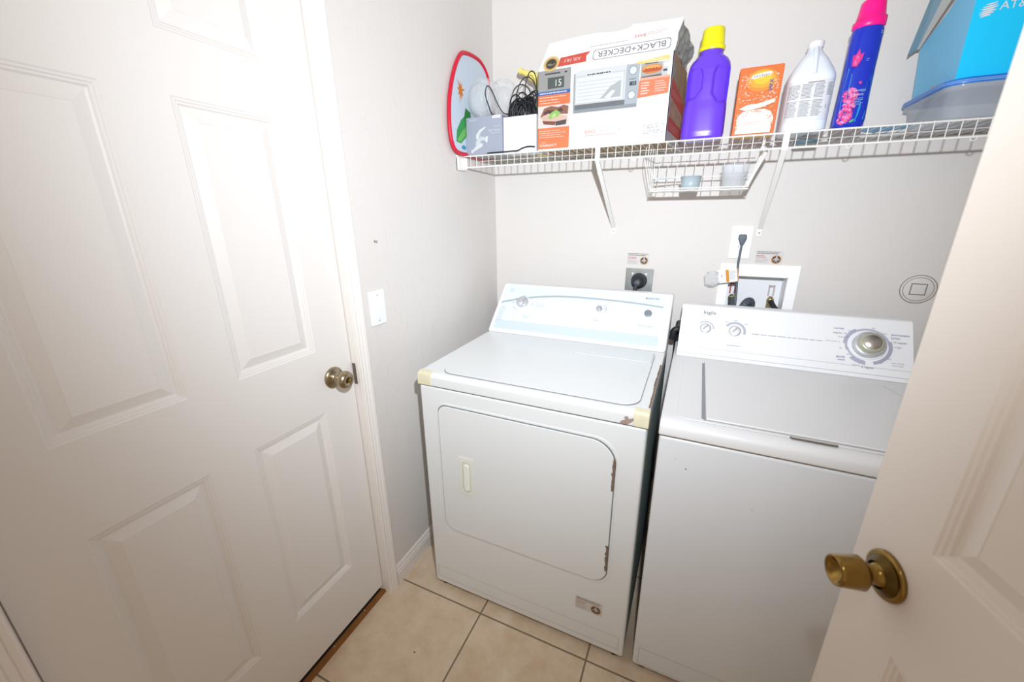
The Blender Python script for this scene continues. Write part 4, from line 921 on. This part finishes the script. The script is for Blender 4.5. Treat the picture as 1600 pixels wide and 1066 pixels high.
p.lines(-.010, .129, .03, .133, 1, '#565c63', .6, 3, 0); p.lines(.040, .095, .053, .128, 12, '#7a8087', .5, 3); p.rect(.043, .060, .051, .072, '#7c838a'); 
p.build('back_label', t)
# blue softener bottle
t = thing('softener_bottle', 'tall royal blue fabric softener bottle with bright pink cap', 'bottle', (.352, 1.575, ZT))
BLU = mat('royal_blue_plastic', '#0d2fb8', .25, coat=.4)
secs = densify([(0, .032, .026, 3), (.003, .036, .030, 3), (.02, .0375, .031, 3), (.09, .0355, .030, 2.8), (.15, .0345, .029, 2.6), (.20, .0350, .029, 2.4), (.235, .0350, .029, 2.2), (.246, .033, .028, 2)], .006)
loft(.352, 1.575, secs, BLU, 56).build('body', t)
PK = mat('hot_pink_plastic', '#fb0f8a', .35)
rs = []
for zz, rx, ry, dz in ((.243, .034, .029, 0), (.246, .0365, .031, 0), (.262, .0365, .031, .004), (.264, .032, .028, .005), (.285, .0285, .026, .004), (.306, .0265, .025, .003), (.309, .024, .023, .003)):
    rs.append([V(.352+rx*math.cos(2*PI*k/40), 1.575+ry*math.sin(2*PI*k/40), ZT+zz+dz*math.cos(2*PI*k/40)) for k in range(40)])
MB().rings(rs, PK).build('cap', t)
p = Print(front(.352, 1.575, secs))
p.poly([(-.030, .03), (-.031, .10), (-.028, .15), (-.018, .13), (-.020, .08), (-.022, .03)], '#3c97c8')
p.poly([(.012, .075), (.031, .085), (.0325, .135), (.026, .128), (.018, .105)], '#1560d8'); p.poly([(.008, .012), (.028, .018), (.032, .08), (.0315, .118), (.018, .095), (.012, .06), (.010, .03)], '#1ab0ee')
rd = random.Random(5)
PKS = ['#f23fa0', '#fb7cc4', '#f0148a', '#ff9fd6']
for cx_, cz_, r_, nn in ((-.018, .028, .016, 90), (-.013, .078, .016, 90), (-.012, .052, .012, 50)):
    for i in range(nn):
        a_ = rd.random()*2*PI; d_ = r_*math.sqrt(rd.random()); u_ = cx_+d_*math.cos(a_); v_ = cz_+d_*math.sin(a_)*1.25; s_ = rd.uniform(.002, .0045)
        if abs(u_) > .031: continue
        p.poly([(u_-s_, v_-s_*.4), (u_+s_*.5, v_-s_), (u_+s_, v_+s_*.5), (u_-s_*.3, v_+s_)], PKS[i % 4])
p.poly([(-.024, .150), (-.014, .148), (-.006, .165), (-.004, .180), (-.011, .176), (-.015, .190), (-.020, .178), (-.026, .176)], '#f0258f'); p.poly([(-.022, .154), (-.016, .152), (-.012, .170), (-.018, .176)], '#fb6cb8')
p.disc(.002, .108, .0035, '#f23fa0', 12); p.text('moonlight', .004, .090, .008, '#c5e4f7', sx=.9); p.text('breeze', .004, .080, .009, '#dbeefb', sx=.9); p.lines(-.006, .052, .018, .072, 5, '#9fc7ea', .3, 4); p.poly([(-.004, .014), (.006, .020), (.004, .012), (-.004, .010)], '#69c28b')
p.lines(.004, .158, .012, .166, 2, '#9fb9f0', .3, 3); p.text('S', .026, .225, .010, '#e7eefc')
p.build('printed_label', t)

# storage container and blue carton
t = thing('storage_container', 'low clear plastic container with blue lid at right end of shelf', 'container', (.72, 1.67, ZT))
CT = thin('grey_clear_plastic', '#cdd5de', .5, .12)
def rr3(x0, y0_, x1, y1_, r, z_): return [V(a_, b_, z_) for a_, b_ in rrect(x0, y0_, x1, y1_, r, 6)]
cx0, cx1, cy0, cy1 = .535, .93, 1.520, 1.822
rs = [rr3(cx0+.028, cy0+.026, cx1-.028, cy1-.02, .03, ZT), rr3(cx0+.020, cy0+.018, cx1-.02, cy1-.014, .035, ZT+.006), rr3(cx0+.010, cy0+.008, cx1-.01, cy1-.008, .04, ZT+.062), rr3(cx0+.002, cy0, cx1, cy1, .04, ZT+.064), rr3(cx0+.002, cy0, cx1, cy1, .04, ZT+.076)]
MB().rings(rs, CT).build('tub', t)
m = MB().rings([rr3(cx0-.002, cy0-.004, cx1+.002, cy1+.004, .044, ZT+.0762), rr3(cx0-.003, cy0-.005, cx1+.003, cy1+.005, .045, ZT+.079), rr3(cx0-.002, cy0-.004, cx1+.002, cy1+.004, .044, ZT+.089), rr3(cx0+.004, cy0+.002, cx1-.004, cy1-.002, .04, ZT+.0905)], mat('blue_lid', '#1f78d8', .3)); m.build('lid', t)
m = MB()
for zz in (ZT+.080, ZT+.0835): m.tube(rr3(cx0-.0035, cy0-.0055, cx1+.0035, cy1+.0055, .045, zz), .0008, mat('pale_blue_seal', '#9fc0e8', .3), 6, closed=True)
m.build('seal_line', t)
zk = ZT+.0908
t = thing('blue_carton', 'bright blue open carton with white logo standing on plastic container', 'box', (.70, 1.66, zk))
CY1 = mat('cyan_card', '#06ccff', .45); CY2 = mat('dusty_blue_card', '#7cc3e6', .5); IN = mat('grey_inner_card', '#b6b4ae', .7)
P0 = V(.556, 1.556, zk); P1 = V(.80, 1.556, zk); P2 = V(.80, 1.755, zk); P3 = V(.541, 1.755, zk); hf, hb = .285, .135
m = MB(); th = .003
tF, tB = V(-.006, 0, hf), V(-.012, .002, hb)
m.add([P0, P1, P1+V(0, 0, hf), P0+tF, P0+V(0, th, 0), P1+V(0, th, 0), P1+V(0, th, hf), P0+tF+V(0, th, 0)], [(0, 1, 2, 3), (0, 4, 5, 1), (1, 5, 6, 2), (2, 6, 7, 3), (3, 7, 4, 0)], CY1)
m.add([P0+V(.003, th, 0), P1+V(0, th, 0), P1+V(0, th, hf), P0+tF+V(.003, th, 0)], [(3, 2, 1, 0)], IN)
md = (tF+tB)/2+V(0, 0, -.018)
mp = (P0+P3)/2
SV = [P3, P0, P0+tF, mp+md, P3+tB]
m.add(SV, [(0, 1, 2, 3, 4)], CY2); m.add([p_+V(.003, 0, 0) for p_ in SV], [(4, 3, 2, 1, 0)], IN)
m.add([P2, P3, P3+tB, P2+V(0, 0, hb)], [(0, 1, 2, 3)], CY2); m.add([P1, P2, P2+V(0, 0, hb), P1+V(0, 0, hf)], [(0, 1, 2, 3)], CY2)
m.add([P0, P1, P2, P3], [(3, 2, 1, 0)], BROWNC)
m.build('carton', t)
FL = mat('slate_flap', '#7f98a3', .6)
f0, f1 = P3+tB+V(-.002, 0, -.001), P0+tF+V(-.003, 0, 0)
m = MB().add([f0, f0+V(-.004, .002, .002), f1+V(-.030, .01, .02), f1+V(.002, 0, .01)], [(0, 1, 2, 3)], IN).add([f0+V(-.004, .002, .002), f0+V(-.022, .006, -.012), f1+V(-.062, .02, .02), f1+V(-.030, .01, .02)], [(0, 1, 2, 3)], FL); m.build('side_flap', t, solid=.002)
p = Print(lambda u, v, h: V(.550+u, 1.556-h, zk+v))
gu, gv, gr = .031, .150, .0155
for k in range(6):
    vv = -.78+k*.3; hw = math.sqrt(max(0, 1-vv*vv)); pts_t = []; pts_b = []
    for i in range(11):
        s_ = -1+2*i/10; u_ = gu+gr*hw*s_+gr*vv*.25; cv_ = gv+gr*(vv+.12*s_*s_*(-1 if vv < 0 else .3)+.12*s_)
        wd = gr*.10*(1-abs(s_)**3)*(1.2 if k < 4 else .8)+.0001; pts_t.append((u_, cv_+wd)); pts_b.append((u_, cv_-wd))
    p.band(pts_t, pts_b, '#ffffff')
p.text('AT&T', .050, .154, .024, '#ffffff', 'l', sx=1.05); p.build('printed_logo', t)
sdp = plane(P3+V(-.0008, 0, 0), P0-P3, (0, 0, 1)); p = Print(sdp); p.text('AT&T', .040, .118, .012, '#dcebf5', sx=1.0); p.rect(.090, .002, .118, .13, mat('worn_card_strip', '#9db6c4', .7)); p.build('printed_side', t)

# blue glove-like plastic strip on the deck
o = MB().prism([(a_, b_, ZT+.0002) for a_, b_ in ((.40, 1.60), (.46, 1.575), (.515, 1.60), (.515, 1.66), (.45, 1.70), (.41, 1.66))], (0, 0, .004), mat('blue_film', '#58a6d8', .4)).build('blue_plastic_sheet', bevel=.001); tag(o, 'flat blue plastic sheet lying on the wire shelf beside the container', 'plastic sheet')
# round dark slate disc just below the deck at the jug
o = MB().lathe([(.0, 0), (.030, 0), (.033, .004), (.033, .010), (0, .012)], Matrix.Translation((.275, 1.665, ZS-.0215)), mat('dark_slate', '#5c7480', .4), 28).build('round_disc'); tag(o, 'dark slate round disc under the shelf below the jug', 'lid')
# specks on the floor
for i, (x_, y_, lb) in enumerate(((-.045, .915, 'dark lint speck on floor tile between dryer and washer'), (-.70, .72, 'dark lint speck on floor tile near the left door'))):
    o = MB().prism([(x_-.003, y_-.001, .0002), (x_+.003, y_-.0006, .0002), (x_+.004, y_+.0016, .0002), (x_-.002, y_+.001, .0002)], (0, 0, .0015), BLACK).build('lint_speck'); tag(o, lb, 'lint')
for o in list(bpy.data.objects):
    if '_w' in o: del o['_w']
